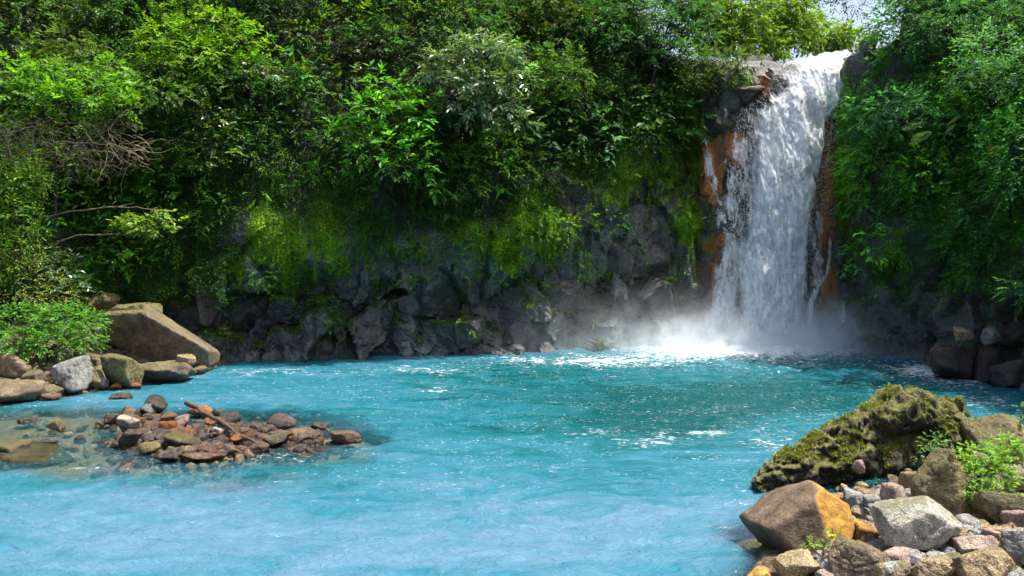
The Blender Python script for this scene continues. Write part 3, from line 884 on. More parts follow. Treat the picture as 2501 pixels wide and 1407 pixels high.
sideL = rngd.random(k) < 0.62
colm = np.where(sideL, np.abs(rngd.normal(0, 0.16, k)), 1 - np.abs(rngd.normal(0, 0.10, k))).clip(0, 1)
pp = pm[row, (colm * (pm.shape[1] - 1)).astype(int)].copy()
pp[:, 0] += np.where(sideL, -1, 1) * np.abs(rngd.normal(0, 0.28, k)) * (0.3 + row / pm.shape[0])
pp[:, 1] -= rngd.random(k) * 0.9
V, Fc = drops(k, pp, 0.005 + 0.008 * rngd.random(k), 1.5 + 2.5 * rngd.random(k))
rel(tag(obj('flying_drops', mesh_from('flying_drops', V, Fc), M_DROP, fall), None, None, None, 'stuff'))
k = 9000
ang = rngd.random(k) * 2 * math.pi; rr = np.abs(rngd.normal(0, 1, k))
pp = np.stack([FALL[0] + 2.9 * rr * np.cos(ang), FALL[1] - 0.4 + 1.5 * rr * np.sin(ang), np.abs(rngd.normal(0, 0.55, k)) * np.exp(-rr * 0.6)], -1)
V, Fc = drops(k, pp, 0.008 + 0.012 * rngd.random(k), 1 + rngd.random(k))
rel(tag(obj('splash_drops', mesh_from('splash_drops', V, Fc), M_DROP, fall), None, None, None, 'stuff'))

# ------------------------------------------------------------------ mist
t = NT('spray_mist')
oc = t.n('TexCoord').outputs['Object']
sp = t.n('SeparateXYZ', i0=oc)
def gauss(cx, cy_, cz, rx, ry, rz):
    a = t.math('POWER', t.math('ABSOLUTE', t.math('MULTIPLY', t.math('SUBTRACT', sp.outputs[0], cx), 1 / rx)), 2)
    b = t.math('POWER', t.math('ABSOLUTE', t.math('MULTIPLY', t.math('SUBTRACT', sp.outputs[1], cy_), 1 / ry)), 2)
    c = t.math('POWER', t.math('ABSOLUTE', t.math('MULTIPLY', t.math('SUBTRACT', sp.outputs[2], cz), 1 / rz)), 2)
    return t.math('POWER', 2.718, t.math('MULTIPLY', t.math('ADD', t.math('ADD', a, b), c), -1))
MC = np.array([FALL[0] - 2.0, FALL[1] - 1.0, 0.0])
g1_ = t.math('MULTIPLY', gauss(FALL[0] - MC[0], FALL[1] - MC[1] - 0.5, 0.1, 5.0, 2.2, 1.2), 1.0)
g2_ = t.math('MULTIPLY', gauss(FALL[0] - MC[0] - 3.6, FALL[1] - MC[1] - 0.2, 0.3, 4.6, 2.0, 1.35), 0.24)
g3_ = t.math('MULTIPLY', gauss(FALL[0] - MC[0] - 1.0, FALL[1] - MC[1] - 0.5, 0.0, 10.5, 2.8, 2.2), 0.13)
nz = t.noise(oc, 0.75, 5, 0.65, 0.6)
nzr = t.ramp(nz, [(0.38, 0.03), (0.64, 1.9)])
g4_ = t.math('MULTIPLY', gauss(FALL[0] - MC[0] + 3.6, FALL[1] - MC[1] - 1.2, 0.0, 2.8, 2.0, 1.7), 0.60)
dn = t.math('MULTIPLY', t.math('ADD', t.math('ADD', g1_, g4_), t.math('ADD', g2_, g3_)), nzr)
pv = t.n('VolumePrincipled', Color=(0.88, 0.95, 1.0, 1), Density=dn, Anisotropy=0.0)
t.link(pv.outputs[0], t.out.inputs['Volume'])
bm = bmesh.new(); bmesh.ops.create_icosphere(bm, subdivisions=3, radius=1.0)
for v in bm.verts:
    v.co = Vector((v.co.x * 18.0, v.co.y * 5.4, max(v.co.z, -0.05) * 6.5))
me = bpy.data.meshes.new('mist'); bm.to_mesh(me); bm.free()
mist = tag(obj('mist', me, t.m, None, MC), 'white spray mist drifting up from the foot of the waterfall', 'mist', None, 'stuff')
# ================================================================== FOLIAGE
rngf = np.random.default_rng(77)
area = np.zeros_like(zz)
ex = np.linalg.norm(np.diff(CLIFF, axis=1), axis=-1); ey = np.linalg.norm(np.diff(CLIFF, axis=0), axis=-1)
area[:-1, :-1] = ex[:-1] * ey[:, :-1]
VB_U = [-900, 0, 100, 250, 400, 500, 600, 700, 800, 900, 1050, 1200, 1300, 1400, 1500, 1600, 1690, 1720, 2050, 2098, 2112, 2160, 2250, 2350, 2501, 3200]
VB_V = [880, 860, 770, 700, 640, 560, 460, 440, 440, 540, 520, 490, 460, 380, 320, 340, 310, 130, 130, 180, 650, 680, 620, 660, 710, 700]
vb = np.interp(CU, VB_U, VB_V) + 45 * fbm(CLIFF * 0.5 + 60, 3)
veg = sstep(30, -30, CV - vb) * (CLIFF[..., 1] > 14) * (1 - np.clip(bare, 0, 1) * 0.8)
veg *= (CU > -500) & (CU < 3000) & (CV > -420)
veg *= 1 - notch[None] * (zz > 10)
lowveg = (1 - veg) * sstep(880, 760, CV) * (CLIFF[..., 1] > 22) * (CU > -200) * (CU < 2700) * (1 - notch[None])

def pick(mask, n, rng):
    w = (mask * area).ravel().astype(float)
    k = rng.choice(w.size, n, p=w / w.sum())
    return CLIFF.reshape(-1, 3)[k], nrm3.reshape(-1, 3)[k], CU.ravel()[k], CV.ravel()[k]

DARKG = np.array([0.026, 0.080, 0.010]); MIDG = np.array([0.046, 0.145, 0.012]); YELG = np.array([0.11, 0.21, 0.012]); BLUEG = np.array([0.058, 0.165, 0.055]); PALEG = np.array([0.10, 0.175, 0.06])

def mass(name, label, mask, nclump, rad, seed, palette, dens=15.0, size=1.0, upness=0.7, mat=None, proud=0.45):
    """a wall of mixed undergrowth: clumps of leafy twigs over the slope, each clump of one plant"""
    rng = np.random.default_rng(seed)
    lv = Leaves()
    p, n, u, v = pick(mask, nclump, rng)
    for i in range(nclump):
        r = rad * math.exp(rng.normal(0, 0.38))
        kind = rng.random()
        pal = palette[int(rng.integers(len(palette)))] * math.exp(rng.normal(0, 0.42))
        if kind < 0.24:   L, W, m, Ls = 0.15, 0.55, 7, 0.42
        elif kind < 0.48: L, W, m, Ls = 0.25, 0.44, 6, 0.55
        elif kind < 0.58: L, W, m, Ls = 0.09, 0.65, 8, 0.32
        elif kind < 0.76: L, W, m, Ls = 0.38, 0.30, 6, 0.60
        elif kind < 0.93: L, W, m, Ls = 0.46, 0.50, 4, 0.50
        else:             L, W, m, Ls = 0.20, 0.22, 11, 0.80
        f = size * math.exp(rng.normal(0, 0.15))
        pr = proud * (0.2 + 1.6 * rng.random() ** 1.5)
        c = p[i] + n[i] * r * pr + np.array([0, 0, rng.normal(0, 0.2)])
        rr = np.array([r * 1.15, r * 0.9, r * (0.75 + 0.4 * rng.random())])
        na = max(6, int(dens * r * r / (f * f) * (0.24 / L) ** 1.1 * (1.5 if W < 0.35 else 1.0)))
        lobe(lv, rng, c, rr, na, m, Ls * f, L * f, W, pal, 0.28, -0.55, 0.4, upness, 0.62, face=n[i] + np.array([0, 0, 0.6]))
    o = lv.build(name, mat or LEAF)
    tag(o, label, 'undergrowth', None, 'stuff')
    return o

m_left = veg * (CU < 560) * (CLIFF[..., 0] < 5)
m_mid = veg * (CU >= 560) * (CU < 1760) * (CLIFF[..., 0] < 17)
m_right = veg * (CU >= 2085)
mass('slope_undergrowth', 'dense mixed green undergrowth over the sunny slope on the left', m_left, 760, 0.85, 1, [MIDG, YELG, DARKG, MIDG, PALEG])
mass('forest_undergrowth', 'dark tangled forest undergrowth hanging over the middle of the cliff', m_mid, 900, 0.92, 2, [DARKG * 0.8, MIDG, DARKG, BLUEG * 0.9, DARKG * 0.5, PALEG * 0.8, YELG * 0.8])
mass('wall_creepers', 'small leaved creepers covering the cliff right of the waterfall', m_right, 800, 0.72, 3, [BLUEG * 1.3, MIDG * 1.7, BLUEG * 1.6, DARKG * 1.3, MIDG * 1.5], 20, 0.72)
mass('ledge_plants', 'sparse small plants clinging to the lower rock face', lowveg * (0.35 + moss), 420, 0.36, 4, [DARKG, MIDG, YELG * 0.8], 22, 0.6, proud=0.1)

# fine ivy lying close on the rock and earth
def carpet(name, label, mask, n, seed, cols, L):
    rng = np.random.default_rng(seed)
    lv = Leaves()
    p, nn, u, v = pick(mask, n, rng)
    k = len(p)
    w = sstep(-0.5, 0.5, fbm(p * 0.9 + 5, 3))[:, None]
    col = cols[0] * (1 - w) + cols[1] * w
    q = p + nn * (0.06 + 0.5 * rng.random((k, 1)) ** 2 * (0.4 + w)) + rng.normal(0, 0.08, (k, 3))
    lv.add(q, rng.normal(0, 0.7, (k, 3)) - UP * 0.7 + nn * 0.5, nn * 0.7 + UP * 0.7 + rng.normal(0, 0.45, (k, 3)), L * np.exp(rng.normal(0, 0.35, k)), L * 0.6, colours(rng, k, (1, 1, 1), 0.35) * col)
    return tag(lv.build(name, LEAF), label, 'ivy', None, 'stuff')
lowleft = sstep(-60, 60, CU) * sstep(600, 480, CU) * sstep(380, 450, CV) * sstep(760, 690, CV) * (CLIFF[..., 1] > 30)
carpet('ivy', 'fine dark ivy covering the earth slope behind the huge left boulder', lowleft, 52000, 14, (DARKG * 0.9, MIDG * 1.1), 0.115)
lowmid = sstep(480, 560, CU) * (CU < 1720) * sstep(120, -40, CV - vb - 30) * sstep(250, 330, CV) * (CLIFF[..., 1] > 30) * sstep(-0.25, 0.15, fbm(CLIFF * 0.6 + 70, 3))
carpet('ivy', 'thin ivy on the rock under the forest edge', lowmid, 42000, 15, (DARKG * 0.8, MIDG * 0.8), 0.10)
lowr = (CU > 2080) * (CU < 2700) * sstep(830, 600, CV) * sstep(100, 200, CV) * (CLIFF[..., 1] > 24) * (CLIFF[..., 0] > 15) * sstep(-0.3, 0.2, fbm(CLIFF * 0.6 + 90, 3))
carpet('ivy', 'fine ivy on the lower part of the right wall', lowr, 46000, 16, (BLUEG * 1.1, MIDG * 1.8), 0.10)

# hanging strands
def strands(name, label, mask, n, lmin, lmax, seed, col, mat, stand=0.55):
    rng = np.random.default_rng(seed)
    lv = Leaves()
    p, nn, u, v = pick(mask, n, rng)
    for i in range(n):
        L = rng.uniform(lmin, lmax)
        k = int(L / 0.085)
        t_ = np.linspace(0, 1, k)[:, None]
        q = p[i] + nn[i] * (stand + 0.2 * rng.random()) - np.array([0, 0, 1.0]) * t_ * L + np.cumsum(rng.normal(0, 0.018, (k, 3)), 0)
        ax = rng.normal(0, 0.6, (k, 3)) - UP * 0.8 + nn[i] * 0.5
        lv.add(q, ax, nn[i] + rng.normal(0, 0.5, (k, 3)) + UP * 0.4, 0.13 * np.exp(rng.normal(0, 0.3, k)), 0.06, colours(rng, k, col, 0.3))
    return tag(lv.build(name, mat), label, 'vines', None, 'stuff')
band = sstep(110, 20, np.abs(CV - vb + 10)) * veg
strands('hanging_vines', 'thin leafy vines hanging down over the bare rock', band * (CU < 1720) + 0.6 * band * (CU > 2060), 520, 0.8, 3.2, 5, DARKG * 1.15, LEAF)

# moss tufts standing on the mossy patches
rng = np.random.default_rng(9)
lv = Leaves()
mw = moss * sstep(0.34, 0.62, moss + 0.55 * fbm(CLIFF * np.array([1.5, 1.5, 0.55]), 3))
p, n, u, v = pick(mw, 58000, rng)
k = len(p)
yy = 0.55 + 0.6 * sstep(-0.3, 0.5, pnoise(p * 0.9))[:, None]
lv.add(p + n * 0.03 + rng.normal(0, 0.05, (k, 3)), n * 0.8 + rng.normal(0, 0.6, (k, 3)) - UP * 0.35, UP * 0.8 + n * 0.6 + rng.normal(0, 0.4, (k, 3)), 0.11 * np.exp(rng.normal(0, 0.35, k)), 0.07, colours(rng, k, (0.19, 0.34, 0.014), 0.3) * yy)
gR = np.gradient(CLIFF, axis=0); gC = np.gradient(CLIFF, axis=1)
cnz = norm(np.cross(gC, gR)); cnz = cnz * np.sign((cnz * nrm3).sum(-1, keepdims=True) + 1e-6)
ledge = sstep(0.15, 0.6, cnz[..., 2]) * (zz < 7.5) * (zz > 0.5) * (CLIFF[..., 1] > 28) * sstep(-0.2, 0.2, fbm(CLIFF * 0.8 + 33, 3)) * (1 - notch[None])
p, n, u, v = pick(ledge, 26000, rng)
k = len(p)
lv.add(p + UP * 0.02 + rng.normal(0, 0.05, (k, 3)), n * 0.6 + rng.normal(0, 0.6, (k, 3)) - UP * 0.2, UP + rng.normal(0, 0.4, (k, 3)), 0.11 * np.exp(rng.normal(0, 0.35, k)), 0.07, colours(rng, k, (0.10, 0.17, 0.016), 0.4))
tag(lv.build('cliff_moss', MOSSM), 'bright yellow green moss in patches on the rock face', 'moss', None, 'stuff')

# ------------------------------------------------------------------ single trees and shrubs
wl = (CU > -30) * (CU < 110) * (CV > 330) * (CV < 640) * (CLIFF[..., 1] > 25)
strands('hanging_vines', 'curtain of yellowish vines hanging down the left edge', wl * 1.0, 230, 1.2, 4.0, 6, np.array([0.20, 0.30, 0.05]), LEAF)
strands('hanging_vines', 'thin dark vines trailing through the forest in the middle', m_mid * (CV > 120), 380, 1.0, 4.5, 7, DARKG * 0.9, LEAF)

drape = (CU > 540) * (CU < 1730) * sstep(380, 440, CV) * sstep(690, 600, CV) * (CLIFF[..., 1] > 30) * sstep(-0.05, 0.25, fbm(CLIFF * np.array([0.9, 0.9, 0.3]) + 12, 3))
drape2 = (CU > 2080) * (CU < 2600) * sstep(300, 400, CV) * sstep(720, 640, CV) * (CLIFF[..., 1] > 28) * sstep(0.0, 0.3, fbm(CLIFF * np.array([0.9, 0.9, 0.3]) + 15, 3))
strands('moss_drapes', 'strands of yellow green moss draping down the rock face', drape * (1.0 + moss) + 0.8 * drape2, 700, 0.4, 1.5, 8, np.array([0.13, 0.26, 0.014]), MOSSM, 0.16)

def shrub(name, label, cat, lobes, col, root=None, L=0.26, W=0.5, m=6, Ls=0.5, dens=16.0, var=0.28, mat=LEAF, bark=BARK, droop=0.35, upness=0.8, lower=-0.3, trunk=0.07, seed=0, shell=0.72, d0=None, group=None):
    """lobes: (u, v, d, ru, rv, rd) in photo pixels at depth d; parts crown and trunk"""
    rng = np.random.default_rng(3000 + seed)
    cs = [P(q[0], q[1], q[2]) for q in lobes]
    rs = [np.array([q[3] / F * q[2], q[5], q[4] / F * q[2]]) for q in lobes]
    if root is None:
        c0 = np.mean(cs, 0)
        ru_, rv_ = proj(c0)
        lowest = max(q[1] + q[4] for q in lobes)
        rp, rn = cliff_at(float(ru_), lowest + 15)
    else:
        rp = P(*root)
    e = empty(name, rp)
    tag(e, label, cat, group)
    lv = Leaves()
    for c, r in zip(cs, rs):
        a = (r[0] * r[2] + r[0] * r[1] + r[1] * r[2]) / 3
        n = max(8, int(dens * a * 4 * (0.26 / L) ** 1.5))
        lobe(lv, rng, c, r, n, m, Ls, L, W, col, var, lower, droop, upness, shell)
    lv.build('crown', mat, e, rp)
    paths = []
    mid = rp * 0.35 + np.mean(cs, 0) * 0.65 - np.array([0, 0, 0.2])
    tp = wobble_path(rp - np.array([0, 0, 0.1]), mid, 7, 0.25, rng)
    paths.append((tp - rp, np.linspace(trunk, trunk * 0.55, 7)))
    V, Fc = tubes(paths, 6)
    tk = obj('trunk', mesh_from('trunk', V, Fc), bark, e)
    for c, r in zip(cs, rs):
        a = tp[int(rng.integers(3, 7))]
        bp = wobble_path(a, c, 6, 0.3, rng)
        limbs = [(bp - rp, np.linspace(trunk * 0.5, trunk * 0.18, 6))]
        for j in range(4):
            tip = c + norm(rng.normal(size=3) + np.array([0, -0.2, 0.4])) * r * 0.85
            limbs.append((wobble_path(bp[int(rng.integers(2, 6))], tip, 5, 0.3, rng) - rp, np.linspace(trunk * 0.22, trunk * 0.07, 5)))
        V, Fc = tubes(limbs, 5)
        obj('branch', mesh_from('branch', V, Fc), bark, tk)
    return e

BRIGHT = np.array([0.075, 0.165, 0.016]); FRESH = np.array([0.06, 0.17, 0.018]); LIME = np.array([0.13, 0.19, 0.014])
shrub('leafy_shrub', 'bright green broad leaved shrub drooping in tiers at the middle of the cliff', 'shrub',
      [(960, 215, 43.2, 50, 30, .8), (1000, 250, 43.4, 45, 26, .7), (905, 275, 42.9, 60, 32, .8), (985, 295, 42.7, 60, 30, .8), (880, 330, 42.5, 55, 26, .8), (950, 350, 42.2, 75, 28, .9), (1010, 370, 42.4, 45, 26, .7), (900, 390, 42.2, 50, 24, .8), (960, 415, 42.2, 80, 26, .8), (1040, 460, 42.8, 45, 20, .6)],
      FRESH * 1.5, L=0.42, W=0.42, m=7, Ls=0.6, dens=15, droop=0.5, upness=1.0, seed=1)
shrub('umbrella_tree', 'umbrella shaped tree with glossy pale grey green leaves above the bright shrub', 'tree',
      [(1150, 125, 44.2, 70, 28, 1.0), (1215, 130, 44.2, 60, 28, 1.0), (1085, 165, 44.0, 55, 30, .9), (1250, 185, 44.2, 40, 40, .8), (1180, 205, 43.6, 70, 22, .9), (1120, 250, 43.6, 60, 22, .8), (1205, 255, 43.5, 60, 26, .8), (1250, 295, 43.6, 35, 20, .6), (1170, 290, 43.6, 40, 20, .6), (1060, 200, 43.8, 40, 25, .7)],
      (0.15, 0.22, 0.12), L=0.38, W=0.36, m=7, Ls=0.6, dens=22, droop=0.75, upness=0.9, mat=LEAF_GLOSS, seed=2, trunk=0.16)
shrub('round_shrub', 'small round light green shrub right of the umbrella tree', 'shrub',
      [(1370, 145, 45.5, 50, 28, .8), (1395, 190, 45.2, 40, 35, .7), (1350, 215, 45.3, 40, 25, .7)], (0.065, 0.135, 0.02), L=0.24, dens=15, seed=3)
shrub('sunlit_tree', 'tall tree with yellow green sunlit crown at upper left', 'tree',
      [(420, 100, 43.0, 75, 40, 1.3), (520, 70, 44.0, 90, 40, 1.4), (590, 110, 44.0, 60, 40, 1.1), (480, 140, 42.5, 90, 34, 1.2), (380, 170, 42.0, 60, 30, 1.0), (560, 165, 43.0, 70, 28, 1.0), (450, 30, 45.0, 70, 30, 1.2)],
      LIME * np.array([1.05, 1.35, 1.0]), L=0.28, W=0.5, dens=14, seed=4, trunk=0.15)
shrub('sunlit_tree', 'low spreading tree with vivid green crown above the dead vines, left edge', 'tree',
      [(40, 180, 37.5, 70, 35, 1.2), (130, 195, 37.8, 80, 32, 1.2), (220, 215, 38.2, 70, 30, 1.1), (60, 235, 37.0, 80, 30, 1.2), (160, 245, 37.2, 80, 26, 1.1), (265, 260, 38.0, 60, 26, 1.0), (300, 225, 39.0, 50, 30, .9), (250, 170, 39.5, 55, 24, .9)],
      BRIGHT * 1.45, L=0.29, W=0.5, dens=15, seed=5, trunk=0.13)
shrub('leafy_shrub', 'pale tipped shrub on the slope between the two sunlit trees', 'shrub',
      [(160, 105, 40.5, 55, 30, 1.0), (110, 140, 40.0, 40, 25, .8), (210, 140, 40.5, 45, 24, .8)], (0.075, 0.12, 0.03), L=0.25, dens=14, seed=6)
shrub('leafy_shrub', 'silvery white leaved shrub below the tall sunlit tree', 'shrub',
      [(600, 165, 43.0, 38, 26, .7), (640, 190, 43.0, 35, 24, .7), (570, 200, 42.8, 30, 20, .6)], (0.19, 0.22, 0.15), L=0.26, W=0.4, dens=13, mat=LEAF_GLOSS, seed=7)
shrub('leafy_shrub', 'mid green shrub reaching right from the vivid left tree', 'shrub',
      [(360, 225, 40.0, 60, 25, 1.0), (430, 245, 40.5, 60, 25, 1.0), (500, 215, 41.5, 50, 22, .9)], (0.06, 0.12, 0.02), L=0.25, dens=14, seed=8)
shrub('canopy_tree', 'yellow green treetop at the upper edge, left of centre', 'tree',
      [(1010, 15, 50.0, 80, 30, 1.6), (1090, 40, 49.5, 80, 26, 1.4), (930, 30, 50.0, 60, 28, 1.4), (1170, 10, 50.5, 60, 30, 1.3)], (0.09, 0.13, 0.014), L=0.27, dens=13, seed=9, root=(1040, 130, 50.5), trunk=0.15)
shrub('canopy_tree', 'dim olive treetop at the upper edge above the umbrella tree', 'tree',
      [(1330, 20, 51.0, 80, 40, 1.6), (1270, 70, 50.0, 60, 30, 1.2), (1400, 60, 50.5, 60, 35, 1.2)], (0.06, 0.085, 0.02), L=0.25, dens=12, seed=10, root=(1330, 140, 51.0), trunk=0.15)
shrub('canopy_tree', 'blue green treetop hanging left of the waterfall head', 'tree',
      [(1560, 40, 50.5, 80, 40, 1.5), (1640, 80, 50.0, 70, 40, 1.4), (1540, 110, 49.5, 70, 30, 1.3), (1650, 140, 49.5, 60, 35, 1.2), (1690, 30, 51.5, 60, 50, 1.4), (1620, 0, 52, 80, 45, 1.5), (1690, -10, 52.5, 60, 40, 1.4), (1650, 40, 52.5, 70, 45, 1.4), (1700, 100, 51, 50, 30, 1.2), (1480, 70, 50.0, 50, 40, 1.2)], (0.055, 0.14, 0.06), L=0.25, dens=13, seed=11, root=(1590, 220, 49.5), trunk=0.15)
shrub('canopy_tree', 'green treetop in the upper left corner', 'tree',
      [(40, 40, 44.0, 90, 45, 1.6), (140, 20, 45.0, 80, 40, 1.5), (20, 110, 42.5, 60, 35, 1.3), (250, 30, 45.5, 70, 40, 1.4)], (0.055, 0.12, 0.018), L=0.26, dens=12, seed=12, root=(110, 150, 44.0), trunk=0.15)
shrub('canopy_tree', 'shaded treetop between the two yellow green treetops at the upper edge', 'tree',
      [(720, 30, 48.0, 90, 40, 1.6), (800, 70, 47.5, 70, 35, 1.4), (690, 90, 46.5, 60, 30, 1.2), (860, 120, 46.5, 60, 30, 1.1)], (0.055, 0.085, 0.018), L=0.24, dens=12, seed=13, root=(770, 160, 48.0), trunk=0.15)
shrub('leafy_shrub', 'olive shrub with pale flecks left of the umbrella tree', 'shrub',
      [(880, 150, 46.0, 45, 30, .9), (860, 200, 45.2, 40, 26, .8), (930, 120, 46.2, 40, 25, .8)], (0.085, 0.105, 0.045), L=0.22, dens=13, mat=LEAF_GLOSS, seed=14)
shrub('leafy_shrub', 'loose shrub with pale sunlit leaves below the silvery shrub', 'shrub',
      [(520, 290, 41.5, 35, 45, .7), (550, 360, 41.3, 30, 45, .6), (510, 400, 41.2, 28, 30, .6)], (0.10, 0.135, 0.035), L=0.20, dens=10, mat=LEAF_GLOSS, seed=15)
# trees on the upstream bank, seen over the lip
UPT = [('backlit yellow green tree on the bank left of the waterfall lip', [(1770, 30, 56, 70, 45, 1.8), (1820, 70, 56, 65, 40, 1.6), (1745, 90, 55.5, 55, 34, 1.4), (1830, 10, 57, 70, 40, 1.6), (1700, 50, 55, 60, 60, 1.5), (1720, 0, 56, 70, 40, 1.5), (1780, 110, 55, 60, 24, 1.4)], (1793, 135, 55.5)),
       ('backlit yellow green tree directly behind the waterfall lip', [(1890, 40, 59, 70, 45, 1.8), (1940, 78, 59, 70, 38, 1.6), (1870, 95, 58, 60, 28, 1.5), (1920, 5, 60, 50, 36, 1.5), (1955, 30, 60, 40, 35, 1.4), (1880, 120, 57, 60, 22, 1.3)], (1900, 135, 58.5)),
       ('low backlit tree under the patch of sky behind the waterfall lip', [(2010, 95, 62, 65, 32, 1.7), (2070, 105, 62, 50, 30, 1.5), (1990, 70, 63, 45, 32, 1.5), (2050, 85, 63, 50, 20, 1.4)], (2030, 140, 62))]
for i, (lab, lb, rt) in enumerate(UPT):
    shrub('bank_tree', lab, 'tree', lb, (0.12, 0.20, 0.012), root=rt, L=0.30, W=0.5, dens=24, droop=0.4, upness=0.55, seed=30 + i, trunk=0.14, shell=0.35, lower=-0.8)
shrub('overhanging_branch', 'dark branch with sparse leaves against the patch of white sky', 'branch',
      [(2060, 8, 52.0, 55, 16, .6), (2105, 25, 52.0, 25, 14, .4), (2030, -20, 52, 50, 18, .6)], (0.03, 0.05, 0.012), root=(2180, -30, 52), L=0.17, dens=9, seed=36, trunk=0.05, lower=-1, shell=0.2)
shrub('ledge_shrub', 'dark mossy shrub over the rock ledge left of the waterfall head', 'shrub',
      [(1715, 150, 48.6, 45, 28, .8), (1765, 145, 48.4, 45, 20, .7), (1690, 205, 48.3, 40, 30, .7), (1740, 195, 47.9, 40, 20, .5), (1815, 140, 48.6, 40, 14, .6), (1800, 185, 47.9, 35, 14, .4)], (0.06, 0.105, 0.02), L=0.2, dens=16, seed=37)
# right wall
shrub('leafy_shrub', 'pale blue green bush high on the right wall near the frame edge', 'shrub',
      [(2430, 130, 35.5, 70, 50, 1.0), (2480, 200, 35.0, 50, 50, .9), (2380, 190, 36.0, 50, 40, .8)], (0.10, 0.22, 0.12), L=0.17, dens=16, seed=16)
shrub('leafy_shrub', 'bright green bush on the right wall, level with the fern', 'shrub',
      [(2460, 320, 35.0, 50, 50, .8), (2440, 420, 34.8, 50, 50, .8), (2480, 480, 34.3, 40, 50, .7)], (0.06, 0.22, 0.045), L=0.16, dens=16, seed=17)
shrub('leafy_shrub', 'blue green shrub on the wall just right of the waterfall head', 'shrub',
      [(2195, 260, 41.0, 55, 30, .8), (2170, 300, 41.5, 40, 30, .7), (2240, 250, 40.0, 40, 26, .7)], (0.06, 0.18, 0.09), L=0.2, dens=15, seed=18)
shrub('leafy_shrub', 'dark green treetop above the right wall, upper edge', 'tree',
      [(2200, 60, 42.5, 70, 50, 1.2), (2290, 90, 41.0, 70, 45, 1.2), (2380, 40, 39.0, 70, 45, 1.2), (2480, 40, 37.0, 60, 45, 1.2), (2250, 0, 43.0, 80, 40, 1.2)], (0.045, 0.125, 0.055), L=0.18, dens=15, seed=19)
# low bank bushes
shrub('leafy_bush', 'bright green small leaved bush spilling onto the boulders at lower left', 'bush',
      [(60, 800, 34.6, 80, 50, 1.0), (150, 790, 35.0, 70, 45, 1.0), (40, 845, 33.6, 60, 35, .8), (140, 840, 34.0, 70, 35, .8), (205, 830, 34.6, 45, 35, .7), (215, 790, 35.5, 40, 30, .7)],
      (0.085, 0.215, 0.03), root=(110, 885, 34.8), L=0.13, W=0.6, m=7, Ls=0.3, dens=18, seed=20)
shrub('leafy_bush', 'dry yellowish weeds above the bright lower left bush', 'bush',
      [(60, 700, 36.3, 70, 60, .8), (140, 730, 36.3, 60, 40, .8), (30, 620, 36.6, 45, 60, .7), (110, 650, 37.0, 40, 60, .7)], (0.20, 0.25, 0.06), L=0.14, W=0.35, dens=13, mat=LEAF_DRY, root=(90, 770, 36.6), seed=21)
shrub('vine_column', 'tall column of dry twigs and small leaves along the left edge', 'vine',
      [(30, 400, 36.6, 50, 50, .7), (40, 470, 36.5, 55, 60, .7), (45, 550, 36.4, 50, 60, .7), (75, 440, 36.8, 30, 50, .5), (50, 620, 36.3, 45, 50, .6)], (0.17, 0.29, 0.045), L=0.13, W=0.4, dens=14, mat=LEAF, root=(40, 720, 36.6), seed=22, trunk=0.03)
shrub('leafy_shrub', 'white tipped green shrub above the mossy boulders at left', 'shrub',
      [(150, 655, 37.0, 40, 28, .6), (175, 690, 36.8, 30, 24, .5)], (0.07, 0.14, 0.06), L=0.2, dens=15, mat=LEAF_GLOSS, root=(160, 725, 37), seed=23)

# leafy branch reaching out over the slope
def branch(name, label, main, twigs, leafspots, col, L, seed, rad=0.05):
    rng = np.random.default_rng(seed)
    pts = [P(*q) for q in main]
    o = pts[0]
    e = tag(empty(name, o), label, 'branch')
    t_ = np.linspace(0, 1, 16)
    pp = np.stack([np.interp(t_, np.linspace(0, 1, len(pts)), [p[k] for p in pts]) for k in range(3)], -1) + rng.normal(0, 0.03, (16, 3))
    paths = [(pp - o, np.linspace(rad, rad * 0.3, 16))]
    for tw in twigs:
        paths.append((wobble_path(P(*tw[0]), P(*tw[1]), 7, 0.3, rng) - o, np.linspace(rad * 0.5, rad * 0.2, 7)))
    V, Fc = tubes(paths, 6)
    obj('stem', mesh_from('stem', V, Fc), BARK_PALE, e)
    if leafspots:
        lv = Leaves()
        for u, v, d, ru, rv in leafspots:
            n = max(4, int(ru * rv / 28))
            pos = np.stack([P(u + ru * rng.normal(0, .5), v + rv * rng.normal(0, .5), d + rng.normal(0, .25)) for _ in range(n)])
            sprigs(lv, rng, pos, norm(rng.normal(size=(n, 3)) + np.array([0.6, -0.4, 0.1])), 5, 0.35, L, 0.55, col, 0.2, 0.3, 1.1)
        lv.build('foliage', LEAF, e, o)
    return e
branch('leafy_branch', 'bare curved branch with a fan of lime green leaves over the left slope', [(110, 610, 38.0), (180, 575, 38.0), (260, 572, 37.9), (400, 578, 37.8)], [((260, 572, 37.9), (330, 535, 37.8)), ((300, 573, 37.9), (410, 540, 37.7))],
       [(335, 545, 37.8, 55, 22), (390, 525, 37.8, 30, 14), (300, 540, 37.8, 30, 14), (370, 565, 37.7, 40, 12), (420, 555, 37.7, 18, 8)], (0.16, 0.25, 0.035), 0.25, 41)
branch('bare_branch', 'long pale bare branch lying level above the lime green leaves', [(105, 530, 38.2), (180, 516, 38.2), (260, 506, 38.1), (340, 507, 38.0), (410, 518, 37.9)], [((250, 506, 38.1), (330, 495, 38.0))], [], (0, 0, 0), 0.1, 42, 0.045)

